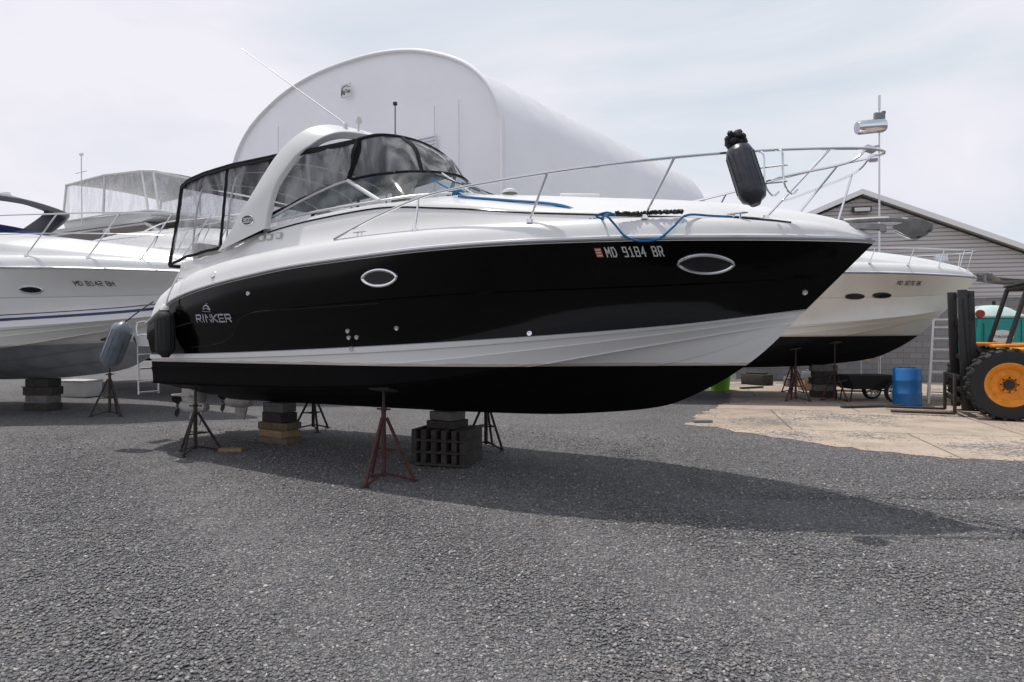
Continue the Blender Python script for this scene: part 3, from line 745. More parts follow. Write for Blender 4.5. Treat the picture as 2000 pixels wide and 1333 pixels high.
RT=[(-.44,1.47,2.785),(.2,1.46,2.99),(.8,1.44,3.14),(1.2,1.42,3.19),(1.68,1.37,3.225),(2.5,1.24,3.275),(3.36,.99,3.325),(4.1,.63,3.37),(4.7,.33,3.38),(4.98,.17,3.375),(5.09,0,3.37)]
ST=[((.78,1.44,3.135),(.73,1.44,2.80)),((2.25,1.28,3.26),(2.05,1.28,2.81)),((3.42,.97,3.33),(3.13,.98,2.80)),((4.67,.345,3.38),(4.14,.50,2.775))]
rail_set(boat,RT,ST)
mb=MB()
for sg in(-1,1):mb.tube(smooth([(4.95,sg*.19,3.37),(4.8,sg*.26,3.25),(4.3,sg*.5,3.14),(4.12,sg*.52,3.10)],5),.011,8)
mb.tube([(4.80,.26,3.25),(4.66,.22,2.72)],.011,8)
mb.done('rail_brace',M['chrome'],boat)
mb=MB()
for o_ in(0,.16):
    P=[Vector((4.08+o_,-.60,3.37)),Vector((4.15+o_,-.66,3.32)),Vector((4.17+o_,-.70,3.05)),Vector((4.22+o_,-.62,2.95)),Vector((4.26+o_,-.52,3.0))]
    mb.tube(smooth(P,4),.010,6)
mb.tube([(4.12,-.68,3.2),(4.36,-.68,3.2)],.009,6);mb.tube([(4.14,-.70,3.05),(4.36,-.70,3.05)],.009,6)
mb.done('rail_basket',M['chrome'],boat)
mb=MB();mb.box((5.0,-.02,3.32),(.09,.07,.07),bev=.02);mb.done('bow_light',M['chrome'],boat)
mb=MB();mb.box((4.78,0,2.70),(.5,.12,.03),rot=(0,.12,0));
for sg in(-1,1):mb.box((4.95,sg*.055,2.69),(.30,.012,.05),rot=(0,.12,0))
mb.cyl((5.08,-.06,2.66),(5.08,.06,2.66),.03);mb.done('anchor_roller',M['galv'],boat)
anc=thing('anchor','galvanised claw anchor hanging over the boat bow roller','anchor',BO,BA)
mb=MB();sh=smooth([(4.75,0,2.76),(5.1,0,2.75),(5.32,0,2.71),(5.47,0,2.62)],5)
mb.tube(sh,.024,6)
mb.done('shank',M['galv'],anc)
mb=MB()
for sg in(-1,1):
    P=[[(5.47,sg*.0,2.645),(5.43,0,2.58),(5.37,0,2.55)],[(5.45,sg*.07,2.66),(5.39,sg*.075,2.58),(5.31,sg*.07,2.555)],[(5.38,sg*.13,2.69),(5.31,sg*.135,2.63),(5.24,sg*.12,2.59)],[(5.28,sg*.16,2.71),(5.23,sg*.16,2.67),(5.15,sg*.15,2.65)]]
    mb.grid(P)
    mb.grid([[Vector(p)+Vector((.010,0,.012)) for p in r] for r in P],0,True)
P=[[(5.47,-.03,2.62),(5.47,.03,2.62)],[(5.34,-.05,2.54),(5.34,.05,2.54)],[(5.16,-.015,2.54),(5.16,.015,2.54)]];mb.grid(P)
mb.done('fluke',M['galv'],anc,ang=60)
mb=MB()
n=24;outl=[]
for i in range(n+1):
    t=-1+2*i/n;outl.append((-5.22+.45*abs(t)**3.2,t*1.30))
topz,botz=1.655,1.50
pl=[(x,y,topz) for x,y in outl];pb=[(x+.04,y*.98,botz) for x,y in outl]
fr=[(-4.18,y,topz) for x,y in outl];fb=[(-4.18,y*.98,botz) for x,y in outl]
mb.grid([fr,pl,[(x-.015,y*1.01,topz-.04) for x,y in outl],pb,fb],0,True)
for k in(0,n):mb.add([fr[k],pl[k],pb[k],fb[k]],[[0,1,2,3]])
mb.done('swim_platform',M['gel'],boat,ang=40)
mb=MB()
for yy in(-.95,-.62):mb.tube(smooth([(-5.0,yy,1.67),(-5.22,yy,1.66),(-5.27,yy,1.55),(-5.25,yy,.72)],4),.014,8)
for zz in(1.35,1.13,.92,.75):mb.box((-5.26,-.785,zz),(.06,.33,.025),bev=.006)
mb.tube(smooth([(-4.5,-1.15,1.65),(-4.5,-1.15,1.85),(-4.95,-1.15,1.85),(-4.95,-1.15,1.65)],3),.012,8)
mb.done('boarding_ladder',M['alu'],boat)
for yy in(-.42,.42):
    dr=sub('outdrive',boat)
    mb=MB();mb.box((-4.42,yy,1.12),(.5,.30,.32),bev=.06)
    mb.box((-4.60,yy,.90),(.42,.22,.66),rot=(0,.1,0),bev=.07)
    mb.lathe([(0,-.36),(.06,-.32),(.10,-.1),(.10,.15),(.085,.27),(0,.27)],(-4.62,yy,.52),(-1,0,0),16)
    mb.box((-4.56,yy,.38),(.28,.03,.24),rot=(0,.35,0),bev=.01);mb.box((-4.74,yy,.70),(.50,.32,.025),bev=.008)
    mb.done('housing',M['drive'],dr,ang=40)
    mb=MB();mb.lathe([(0,0),(.05,.0),(.045,.14),(0,.15)],(-4.89,yy,.52),(-1,0,0),12)
    for k in range(3):
        a=k*2.094;d_=Vector((0,math.cos(a),math.sin(a)));e_=Vector((0,-math.sin(a),math.cos(a)))
        c_=Vector((-4.95,yy,.52))
        mb.grid([[c_+d_*.04+e_*-.03+Vector((.04,0,0)),c_+d_*.04+e_*.03+Vector((-.04,0,0))],[c_+d_*.12+e_*-.08+Vector((.03,0,0)),c_+d_*.12+e_*.07+Vector((-.05,0,0))],[c_+d_*.19+e_*-.04+Vector((.01,0,0)),c_+d_*.19+e_*.06+Vector((-.04,0,0))]])
    mb.done('propeller',M['blackp'],dr)
def fender(name,label,top_,bot,r,mt):
    t=Vector(top_);b_=Vector(bot);L_=(t-b_).length
    e=thing(name,label,'fender',BO,BA)
    mb=MB();mb.lathe([(0,0),(r*.35,.0),(r*.5,.03),(r*.85,.06),(r,.12),(r,L_-.12),(r*.85,L_-.06),(r*.5,L_-.03),(r*.3,L_),(0,L_)],b_,(t-b_),22)
    ax=(t-b_).normalized();u=ax.orthogonal().normalized();w_=ax.cross(u)
    for k in range(14):
        a=2*math.pi*k/14;q=(u*math.cos(a)+w_*math.sin(a))*(r*.995);mb.cyl(b_+ax*.13+q,b_+ax*(L_-.13)+q,.007,n=6)
    mb.done('body',mt,e,ang=50)
    return e,t
e,t=fender('fender','dark ribbed fender hung on the bow rail beside black rope ball',(3.94,-.80,3.42),(4.13,-.90,2.83),.125,M['fend'])
mb=MB()
for k in range(46):
    a=Vector((random.gauss(0,1),random.gauss(0,1),random.gauss(0,1))).normalized();mb.lathe([(0,-.03),(.03,-.012),(.028,.015),(0,.03)],t+Vector((-.01,0,.03))+a*random.uniform(.04,.085),a,6)
mb.tube([t+Vector((0,.02,.05)),(4.0,-.68,3.385)],.012,6);mb.done('rope',M['rubber'],e)
e,t=fender('fender','black fabric covered fender hanging from the stern quarter',(-3.52,-1.60,2.02),(-3.50,-1.60,1.36),.125,M['rubber'])
mb=MB();mb.tube(smooth([t,(-3.47,-1.56,2.25),(-3.42,-1.40,2.62)],4),.012,6);mb.done('rope',M['fendw'],e)
mb=MB();mb.lathe([(.03,0),(.06,.01),(.05,.06),(.02,.09),(0,.09)],t-Vector((0,0,.02)),n=14);mb.done('cap',M['fendw'],e)
e,t=fender('fender','scuffed grey blue fender leaning off the swim platform edge',(-4.80,-1.42,1.86),(-5.08,-1.52,1.20),.15,M['fendl'])
mb=MB();mb.tube(smooth([t,(-4.6,-1.35,2.0),(-4.15,-1.38,2.15)],4),.01,6);mb.done('rope',M['blackp'],e)
rp=thing('dock_rope','bright blue dock line draped along the foredeck','rope',BO,BA)
P=[down(bv,.95,-.95,.02),down(bv,1.15,-.98,.015),down(bv,1.6,-.97,.015),down(bv,2.2,-.93,.015),down(bv,2.62,-.96,.02),Vector((2.84,-1.24,2.80)),Vector((2.92,-1.215,2.72)),Vector((3.02,-1.19,2.60)),Vector((3.15,-1.15,2.55)),Vector((3.3,-1.07,2.57)),Vector((3.42,-1.0,2.68)),Vector((3.5,-.86,2.80)),down(bv,3.7,-.66,.02),down(bv,4.0,-.5,.015),down(bv,4.3,-.34,.015)]
mb=MB();mb.tube(smooth(P,6),.011,8);mb.tube([p+Vector((.02,.03,.006)) for p in smooth(P[:5],6)],.010,8)
for k in range(5):mb.tube(smooth([P[0]+Vector((-.12+.03*k,.05,.03)),P[0]+Vector((-.03,.0,.10-.01*k)),P[0]+Vector((.1,-.03,.03))],4),.010,6)
mb.tube(smooth([P[0]+Vector((0,.05,.03)),(.6,-.8,3.42),(.45,-.78,3.52)],4),.010,6)
mb.tube(smooth([P[5]+Vector((.1*math.cos(a),.02,.03*math.sin(a))) for a in(0,1.5,3,4.5)],4),.011,6)
mb.done('line',M['bluer'],rp)
chs=smooth([(2.9,-1.12,2.83),(3.1,-1.0,2.83),(3.3,-.92,2.835),(3.45,-.84,2.835)],10)
mb=MB();mb.tube(chs,.014,8)
for p in chs:
    for k in range(3):mb.box(p+Vector((random.uniform(-.012,.012),random.uniform(-.015,.015),random.uniform(-.004,.012))),(.03,.02,.018),rot=(random.uniform(0,3),random.uniform(0,3),random.uniform(0,3)))
o=top(mb.done('chafe_rope',M['rubber']),'black fuzzy chafe cover lying on the side deck','rope')
o.location=BO;o.rotation_euler=(0,0,BA)

# ---------------------------------------------------------------- jack stands
def jack_stand(h_apex,h_top,mt,label,loc,rotz,scale=1,group='jack stands holding up the boats'):
    e=thing('jack_stand',label,'boat stand',loc,rotz,scale,group)
    mb=MB();rr=.34
    feet=[Vector((rr*math.cos(a),rr*math.sin(a),.02)) for a in(R(-90),R(30),R(150))]
    ap=Vector((0,0,h_apex))
    for f in feet:
        mb.cyl(f,ap+(f*.10)-Vector((0,0,.05)),.019,n=8)
        mb.cyl(f,Vector((0,0,.10)),.013,n=8);mb.box(f-Vector((0,0,.01)),(.07,.07,.012))
    for i in range(3):mb.cyl(feet[i]*.5+ap*.45,feet[(i+1)%3]*.5+ap*.45,.010,n=6)
    mb.cyl((0,0,.06),(0,0,h_apex+.03),.028,n=12);mb.done('tripod',mt,e)
    mb=MB();mb.cyl((0,0,h_apex),(0,0,h_top-.03),.017,n=10)
    mb.cyl((-.09,0,h_apex+.05),(.09,0,h_apex+.05),.011,n=8);mb.cyl((0,0,h_apex+.03),(0,0,h_apex+.075),.034,n=8);mb.done('screw',M['rustd'],e)
    mb=MB();mb.box((0,0,h_top-.02),(.26,.22,.035),rot=(R(-12),0,0),bev=.008);mb.done('pad',M['woodd'],e)
    return e
def wl(s,y):
    v=Matrix.Rotation(BA,4,'Z')@Vector((s,y,0));return(v.x+BO[0],v.y+BO[1],0)
def bottomz(s,y):
    h=bv.ray_cast(Vector((s,y,-1)),Vector((0,0,1)));return h[0].z if h[0] else 1.0
jack_stand(.78,bottomz(.12,-1.25)+.01,M['rust'],'rusty red tripod jack stand under the hull side',wl(.12,-1.25),BA+.1)
jack_stand(.62,bottomz(-3.4,-1.22)+.01,M['rustd'],'dark rusted jack stand under the stern',wl(-3.4,-1.22),BA+.5)
jack_stand(.66,bottomz(-3.72,1.25)+.01,M['rustd'],'dark steel jack stand beside the outdrives',wl(-3.72,1.25),BA+math.pi)
jack_stand(.72,bottomz(-.12,1.25)+.01,M['rustd'],'dark steel jack stand near the slotted crib block',wl(-.12,1.25),BA+math.pi+.3)
c=wl(.1,0)
cr=thing('crib_block','dark slotted plastic crib block supporting the keel','support block',c,BA+.22,group='support blocks under the keel')
mb=MB()
for lay in range(6):
    z=.04+lay*.075
    if lay%2==0: mb.box((0,0,z),(.74,.62,.03),bev=.006)
    else:
        for x in(-.33,-.2,-.06,.08,.22,.33):mb.box((x,0,z),(.07,.62,.115),bev=.006)
mb.done('slotted_block',M['woodd'],cr)
kz=bottomz(.1,0)
def blockpile(name,label,loc,rot,specs,group='support blocks under the keel'):
    for i,(w_,d_,h_,z_,mt,r_) in enumerate(specs):
        mb=MB();mb.box((0,0,0),(w_,d_,h_-.004),bev=.008)
        o=mb.done(name,M[mt]);o.location=(loc[0],loc[1],z_+h_/2);o.rotation_euler=(0,0,rot+r_);top(o,label,'support block',group)
blockpile('timber_block','grey timber block stacked under the keel',c,BA,[(.42,.36,.10,.475,'woodd',.1),(.36,.30,(kz-.575),.577,'conc',-.1)])
c2=wl(-3.1,0);kz2=bottomz(-3.1,0)
hh=(kz2-.34)/2
blockpile('timber_block','weathered timber block stacked under the stern keel',c2,BA,[(.62,.30,.11,0,'wood',.05),(.58,.34,.11,.112,'woody',-.12),(.60,.30,.11,.224,'wood',.1),(.46,.3,hh,.336,'woodd',-.05),(.42,.28,hh,.338+hh,'conc',.06)])
mb=MB();mb.box((0,0,.035),(.32,.14,.05),bev=.004);o=mb.done('timber_offcut',M['woody']);x,y,_=wl(-3.05,-.9);o.location=(x,y,0);o.rotation_euler=(0,0,.1);top(o,'short pine offcut lying on the gravel','wood')

# ================================================================= SECOND WHITE BOAT
b2=thing('motorboat','cream sport cruiser with black bottom on stands by the shed','boat',(5.75,18.4,-.10),R(-8),1.25)
h2=build_hull(b2,M['gelcream'],M['hullband2']);d2=build_deck(b2,M['gel'],False);bv2=bvh_of([h2,d2])
mb=MB()
for sg in(-1,1):mb.tube([(s,sg*ins(DS(s),-.012),ZS(s)+.03) for s in np.linspace(-4.2,5,50)],.02,6)
mb.done('rub_rail',M['grey'],b2)
porthole(b2,bv2,2.26,2.15,.20,.048,M['blackp'],.010,.5);porthole(b2,bv2,2.84,2.18,.20,.048,M['blackp'],.010,.5)
decal('registration_number','MD 3276 BK',bv2,3.10,2.385,.068,.040,.018,.038,.010,M['letb'],b2,off=.006)
rail_set(b2,[(.6,1.47,2.9),(1.5,1.38,3.06),(2.5,1.22,3.08),(3.4,.97,3.09),(4.2,.58,3.10),(4.8,.25,3.10),(4.95,0,3.10)],[((1.6,1.38,3.06),(1.5,1.38,2.8)),((2.6,1.2,3.08),(2.5,1.2,2.8)),((3.4,.97,3.09),(3.3,.95,2.78)),((4.1,.63,3.10),(4.0,.6,2.75)),((4.6,.35,3.10),(4.5,.33,2.7)),((4.8,.25,3.1),(4.72,.2,2.7))],.010)
mb=MB();mb.box((5.0,0,2.66),(.55,.07,.06),bev=.02);mb.box((5.3,0,2.58),(.25,.22,.03),rot=(0,.7,0),bev=.01);mb.box((5.15,0,2.56),(.05,.05,.2),bev=.01);mb.done('bow_anchor',M['galv'],b2)
mb=MB();mb.box((4.3,0,2.93),(.25,.2,.2),bev=.04);mb.done('windlass',M['alu'],b2)
# ================================================================= LEFT BOAT
b3=thing('motorboat','white express cruiser with navy stripe and grey bottom on blocks','boat',(-11.75,15.15,-.16),R(-10),1.2)
h3=build_hull(b3,M['gel'],M['hullband3']);d3=build_deck(b3,M['gel'],False);bv3=bvh_of([h3,d3])
mb=MB()
for sg in(-1,1):mb.tube([(s,sg*ins(DS(s),-.012),ZS(s)+.03) for s in np.linspace(-4.2,5,50)],.022,6)
mb.done('rub_rail',M['alu'],b3)
for off,hh_ in((.10,.045),(.19,.015)):
    mb=MB()
    r0=[on(bv3,s,ZB(min(s,4.42))+off,.006) for s in np.linspace(-3.5,4.35,50)];r1=[on(bv3,s,ZB(min(s,4.42))+off+hh_,.006) for s in np.linspace(-3.5,4.35,50)]
    mb.grid([r0,r1])
    mb.done('hull_stripe',M['navy'],b3,ang=60)
porthole(b3,bv3,2.22,2.25,.15,.055,M['chrome'],.012,.55)
decal('registration_number','MD 8142 BH',bv3,2.86,2.33,.066,.040,.018,.042,.0095,M['letb'],b3,off=.006)
rail_set(b3,[(-.6,1.45,2.85),(.1,1.45,3.30),(1.5,1.38,3.42),(2.5,1.22,3.46),(3.4,.97,3.50),(4.2,.58,3.53),(4.9,.25,3.55),(5.1,0,3.55)],[((.6,1.44,3.34),(.3,1.44,2.8)),((1.7,1.36,3.43),(1.3,1.38,2.8)),((2.7,1.17,3.47),(2.2,1.24,2.8)),((3.6,.87,3.51),(3.1,.98,2.78)),((4.3,.53,3.53),(3.8,.66,2.75)),((4.85,.27,3.55),(4.3,.4,2.7))],.012)
mb=MB();mb.tube(smooth([(.4,-1.44,3.08),(1.5,-1.38,3.12),(2.5,-1.22,3.15),(3.4,-.97,3.16),(4.2,-.58,3.17)],4),.008,6);mb.done('lower_rail',M['chrome'],b3)
arch(b3,[((-1.0,1.2,3.2),(-.4,1.2,3.25)),((-.5,1.2,3.55),(.15,1.2,3.5)),((.2,1.15,3.95),(.72,1.15,3.82)),((.2,.9,4.07),(.90,.85,3.88)),((.2,0,4.12),(.95,0,3.93))],M['greyarch'],.1)
mb=MB();mb.grid(topf([(-1,1.15,3.2,3.55),(-.1,1.15,3.25,3.62),(.6,1.0,3.2,3.5),(1.1,.7,3.2,3.40),(1.25,.5,3.17,3.2)]));mb.done('canvas_cover',M['bluecan'],b3,ang=60)
mb=MB();mb.lathe([(0,0),(.09,0),(.10,.05),(.07,.11),(0,.13)],(.5,0,4.02),n=18);mb.done('radar_dome',M['fendw'],b3)
# ================================================================= FLYBRIDGE BOAT
b4=thing('flybridge_boat','white flybridge cruiser with clear enclosure on the upper deck','boat',(-9.75,20.2,-.1),R(-32),1.42)
h4=build_hull(b4,M['gel'],M['hullband2']);d4=build_deck(b4,M['gel'],False)
mb=MB()
def prism(mb,base,topp,mi=0):
    n=len(base);mb.add(list(base)+list(topp),[[i,(i+1)%n,n+(i+1)%n,n+i] for i in range(n)]+[list(range(n,2*n)),list(range(n))[::-1]],mi)
prism(mb,[(-3.5,-1.15,2.7),(1.4,-1.0,3.0),(1.4,1.0,3.0),(-3.5,1.15,2.7)],[(-3.2,-1.1,3.42),(.3,-.95,3.42),(.3,.95,3.42),(-3.2,1.1,3.42)])
prism(mb,[(-3.3,-1.15,3.425),(.2,-1.0,3.425),(.2,1.0,3.425),(-3.3,1.15,3.425)],[(-3.3,-1.2,3.49),(.75,-1.0,3.49),(.75,1.0,3.49),(-3.3,1.2,3.49)])
prism(mb,[(-2.6,-1.05,3.49),(.3,-.9,3.49),(.3,.9,3.49),(-2.6,1.05,3.49)],[(-2.6,-1.1,3.66),(.55,-.9,3.64),(.55,.9,3.64),(-2.6,1.1,3.66)])
mb.done('cabin',M['gel'],b4,ang=30)
mb=MB()
mb.add([(-3.1,-1.16,2.98),(-.9,-1.115,3.02),(-1.0,-1.09,3.36),(-3.0,-1.135,3.36)],[[0,1,2,3]]);mb.add([(-.7,-1.10,3.04),(.85,-1.055,3.10),(.38,-1.01,3.36),(-.8,-1.06,3.36)],[[0,1,2,3]])
mb.add([(1.22,-.9,3.10),(1.22,.9,3.10),(.52,.85,3.39),(.52,-.85,3.39)],[[0,1,2,3]])
mb.done('window',M['brown'],b4)
def lin(P,n=8):
    P=[Vector(p) for p in P];o=[]
    for a,b_ in zip(P,P[1:]):o+=[a.lerp(b_,k/n) for k in range(n)]
    return o+[P[-1]]
T=[(-2.55,-1.05,4.44),(-1.0,-1.05,4.47),(.12,-.93,4.44),(.30,-.80,4.44),(.30,.80,4.44),(.12,.93,4.44),(-1.0,1.05,4.47),(-2.55,1.05,4.44)]
B_=[(-2.6,-1.1,3.66),(-1.0,-1.08,3.66),(.42,-.97,3.64),(.58,-.85,3.64),(.58,.85,3.64),(.42,.97,3.64),(-1.0,1.08,3.66),(-2.6,1.1,3.66)]
TT=lin(T);BB=lin(B_)
mb=MB();rr=[[a.lerp(b_,v)+Vector((0,.02*math.sin(i*1.1)*math.sin(v*3.1),0)) for i,(a,b_) in enumerate(zip(TT,BB))] for v in np.linspace(0,1,5)];mb.grid(rr);mb.done('enclosure_window',M['vinylw'],b4,ang=60)
mb=MB();mb.tube(TT,.034,8);mb.tube(BB,.022,8)
for i in(0,8,16,24,28,32,40,48,56):mb.tube([TT[i],BB[i]],.024,6)
mb.grid(topf([(-2.55,1.05,4.45,4.50),(-1.8,1.05,4.47,4.53),(-1.0,1.05,4.48,4.53),(0.0,.94,4.455,4.50),(.30,.8,4.45,4.47)]));mb.done('enclosure_top',M['fendw'],b4,ang=60)
rail_set(b4,[(.3,1.45,2.9),(1.5,1.38,3.22),(2.5,1.22,3.26),(3.4,.97,3.30),(4.2,.58,3.33),(4.9,.25,3.35),(5.1,0,3.35)],[((1.6,1.38,3.22),(1.3,1.38,2.8)),((2.6,1.2,3.26),(2.3,1.22,2.8)),((3.5,.92,3.30),(3.1,.98,2.78)),((4.2,.58,3.33),(3.8,.66,2.75))],.012)
mb=MB();mb.tube([(-1.7,-1.15,3.5),(-1.72,-1.15,4.95)],.012,8);mb.box((-1.72,-1.15,4.97),(.1,.04,.04));mb.tube([(-1.95,-1.15,4.6),(-1.5,-1.15,4.6)],.008,6);mb.done('antenna_mast',M['alu'],b4)
def W(e,s,y):
    v=e.matrix_basis@Vector((s,y,0));return(v.x,v.y,0)
for e in(b2,b3):
    pts=[(-3,-1.05),(.9,-1.05),(3.05,-.45),(.3,1.05)] if e is b3 else [(1.2,-.95),(2.0,-.75),(1.6,.9),(-2,-1.05)]
    for s,y in pts:
        x,y_,_=W(e,s,y)
        z=(e.matrix_basis@Vector((s,y,(bv2.ray_cast(Vector((s,y,-1)),Vector((0,0,1)))[0].z)))).z
        jack_stand(min(.8,z-.28),z+.01,M['rustd'] if e is b3 else M['rust'],'rusty jack stand holding the '+('navy striped' if e is b3 else 'cream')+' boat' ,(x,y_,0),random.uniform(0,2))
    for s in((1.3,-2.2) if e is b3 else(2.0,)):
        x,y_,_=W(e,s,0);z=(e.matrix_basis@Vector((s,0,ZK(s)))).z
        n=int(z/.15);h1=z/n
        blockpile('timber_block','weathered timber block stacked under '+('the navy striped boat' if e is b3 else 'the cream boat'),(x,y_),R(-8),[(.62-.10*(i%2),.4,h1,i*h1,'conc' if i%3==1 else 'woodd',random.uniform(-.15,.15)) for i in range(n)],'blocks under the white boats')
x,y,_=W(b4,2.3,0)
blockpile('timber_block','weathered timber block stacked under the flybridge boat',(x,y),R(-20),[(.9,.6,.2,i*.2,'woodd',.05*i) for i in range(5)],'blocks under the white boats')

# ================================================================= FABRIC BUILDING
tent=thing('fabric_building','large white arched fabric boat storage building','building',(-15.05,36.47,0),R(-35.5))
TW=18.05
half=[(0,0),(0,5),(0,9.2),(.12,10.1),(.45,10.9),(1.0,11.65),(1.9,12.4),(3.2,13.05),(4.8,13.6),(6.8,13.95),(9.02,14.05)]
prof=half+[(TW-x,z) for x,z in half[::-1][1:]]
pf=smooth([(x,0,z) for x,z in prof],4)
def fabric(name,c0,c1,bumpd,tw,bands=False):
    m,nt,b=newmat(name);b.inputs['Roughness'].default_value=.55
    tcn=nt.nodes.new('ShaderNodeTexCoord');wv=nt.nodes.new('ShaderNodeTexNoise');wv.inputs['Scale'].default_value=.35;wv.inputs['Detail'].default_value=5;nt.links.new(tcn.outputs['Object'],wv.inputs['Vector'])
    rp_=nt.nodes.new('ShaderNodeValToRGB');rp_.color_ramp.elements[0].color=(*c0,1);rp_.color_ramp.elements[1].color=(*c1,1);rp_.color_ramp.elements[0].position=.35;rp_.color_ramp.elements[1].position=.65
    nt.links.new(wv.outputs['Fac'],rp_.inputs['Fac']);nt.links.new(rp_.outputs['Color'],b.inputs['Base Color'])
    bw=nt.nodes.new('ShaderNodeTexNoise');bw.inputs['Scale'].default_value=.5;bw.inputs['Detail'].default_value=2;bw.inputs['Distortion'].default_value=1;nt.links.new(tcn.outputs['Object'],bw.inputs['Vector'])
    bp=nt.nodes.new('ShaderNodeBump');bp.inputs['Strength'].default_value=.4;bp.inputs['Distance'].default_value=bumpd;nt.links.new(bw.outputs['Fac'],bp.inputs['Height']);nt.links.new(bp.outputs[0],b.inputs['Normal'])
    tl=nt.nodes.new('ShaderNodeBsdfTranslucent');tl.inputs['Color'].default_value=(.97,.97,1,1);mx=nt.nodes.new('ShaderNodeMixShader');mx.inputs['Fac'].default_value=tw
    nt.links.new(b.outputs[0],mx.inputs[1]);nt.links.new(tl.outputs[0],mx.inputs[2]);nt.links.new(mx.outputs[0],nt.nodes['Material Output'].inputs['Surface'])
    return m
mfab=fabric('white_fabric',(.86,.86,.90),(.93,.93,.96),.12,.38)
mfab2=fabric('white_wall_fabric',(.87,.87,.91),(.95,.95,.98),.15,.32)
cx=TW/2
mb=MB();ny=121;LEN=22.5;rows=[]
for j in range(ny):
    y=LEN*j/(ny-1);ph=(y/2.25)%1;sag=.055*abs(math.sin(math.pi*ph))
    row=[]
    for p in pf:
        d=Vector((cx-p.x,0,(5.5-p.z) if p.z>8 else 0)).normalized();row.append(Vector((p.x,y,p.z))+d*sag*min(1,p.z/3))
    rows.append(row)
mb.grid(rows);mb.done('roof',mfab,tent,ang=45)
seam=mat('fabric_seam',(.72,.72,.77),.6)
mb=MB()
R0=[Vector((p.x,.12,p.z)) for p in pf];rws=[[Vector((cx+(q.x-cx)*f,.12,5+(q.z-5)*f)) for q in R0] for f in(1,.75,.5,.25,.02)]
for k,rw in enumerate(rws):
    for p in rw:p.y+=.05*math.sin(p.x*.9)*math.sin(p.z*.6)*(0 if k==0 else 1)
mb.grid(rws);mb.done('front_wall',mfab2,tent,ang=60)
mb=MB();mb.tube([Vector((p.x,.02,p.z)) for p in pf],.10,10);mb.done('front_trim',mat('white_trim',(.82,.82,.84),.5),tent)
mb=MB()
for x in(4.2,14.6,15.9):mb.tube([(x,-.03,0),(x,-.03,11.0 if x>14 else 12)],.025,6)
mb.tube([(4.2,-.03,9.4),(14.6,-.03,9.4)],.025,6)
mb.box((14.05,-.03,9.2),(1.3,.05,1.3))
for k in range(8):mb.box((14.05,-.08,8.7+k*.15),(1.2,.05,.04))
mb.done('door_frame',seam,tent)
sg_=sub('sign_panel',tent)
mb=MB();mb.box((9.25,-.06,12.72),(.66,.04,.60));mb.done('panel',M['fendw'],sg_)
flat_text('lettering','BigTop',.26,M['letb'],sg_,(8.97,-.09,12.58),bold=.004,shear=.1,wfit=.58)
mb=MB();mb.tube(smooth([(8.98,-.09,12.5),(9.02,-.09,12.82),(9.25,-.09,12.93),(9.5,-.09,12.84)],5),.014,6);mb.done('swoosh',M['letb'],sg_)
# ================================================================= SHED
shed=thing('boatyard_shed','grey clapboard sided gable shed over a block base','building',(12.35,24.2,0),R(-13))
ms_,nt,b=newmat('grey_siding');L=nt.links
tcn=nt.nodes.new('ShaderNodeTexCoord');sx=nt.nodes.new('ShaderNodeSeparateXYZ');L.new(tcn.outputs['Object'],sx.inputs['Vector'])
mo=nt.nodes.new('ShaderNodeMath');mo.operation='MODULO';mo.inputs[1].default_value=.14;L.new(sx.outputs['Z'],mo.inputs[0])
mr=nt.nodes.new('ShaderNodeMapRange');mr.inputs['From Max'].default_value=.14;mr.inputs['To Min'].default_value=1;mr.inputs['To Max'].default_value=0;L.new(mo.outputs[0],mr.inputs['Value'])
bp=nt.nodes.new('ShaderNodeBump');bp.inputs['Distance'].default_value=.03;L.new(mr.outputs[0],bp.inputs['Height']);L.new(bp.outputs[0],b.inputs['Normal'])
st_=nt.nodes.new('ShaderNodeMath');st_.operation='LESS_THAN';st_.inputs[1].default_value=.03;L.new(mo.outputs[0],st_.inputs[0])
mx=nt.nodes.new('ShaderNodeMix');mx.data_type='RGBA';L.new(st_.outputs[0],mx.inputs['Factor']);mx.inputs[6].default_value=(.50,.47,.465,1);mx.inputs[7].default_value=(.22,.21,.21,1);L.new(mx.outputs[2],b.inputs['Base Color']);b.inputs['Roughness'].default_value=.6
mblk,nt,b=newmat('painted_block');L=nt.links
tcn=nt.nodes.new('ShaderNodeTexCoord');mpn=nt.nodes.new('ShaderNodeMapping');mpn.inputs['Rotation'].default_value=(R(90),0,0);L.new(tcn.outputs['Object'],mpn.inputs['Vector'])
bk=nt.nodes.new('ShaderNodeTexBrick');bk.inputs['Scale'].default_value=1;bk.inputs['Brick Width'].default_value=.4;bk.inputs['Row Height'].default_value=.2;bk.inputs['Mortar Size'].default_value=.01
bk.inputs['Color1'].default_value=(.25,.245,.25,1);bk.inputs['Color2'].default_value=(.20,.195,.20,1);bk.inputs['Mortar'].default_value=(.13,.13,.13,1);L.new(mpn.outputs[0],bk.inputs['Vector']);L.new(bk.outputs['Color'],b.inputs['Base Color'])
PK=6.6;PT=.42
xl,xr=-4.2,9.5
def rz(x):return PK-PT*abs(x)
mb=MB();mb.add([(xl,0,2.9),(xr,0,2.9),(xr,0,rz(xr)-.1),(0,0,PK-.1),(xl,0,rz(xl)-.1)],[[0,1,2,3,4]])
mb.add([(xl,0,2.9),(xl,9,2.9),(xl,9,rz(xl)-.1),(xl,0,rz(xl)-.1)],[[0,1,2,3]]);mb.done('siding_wall',ms_,shed,weld=False)
mb=MB();mb.box(((xl+xr)/2,4.55,1.45),(xr-xl,9.0,2.9));mb.done('block_wall',mblk,shed)
mb=MB()
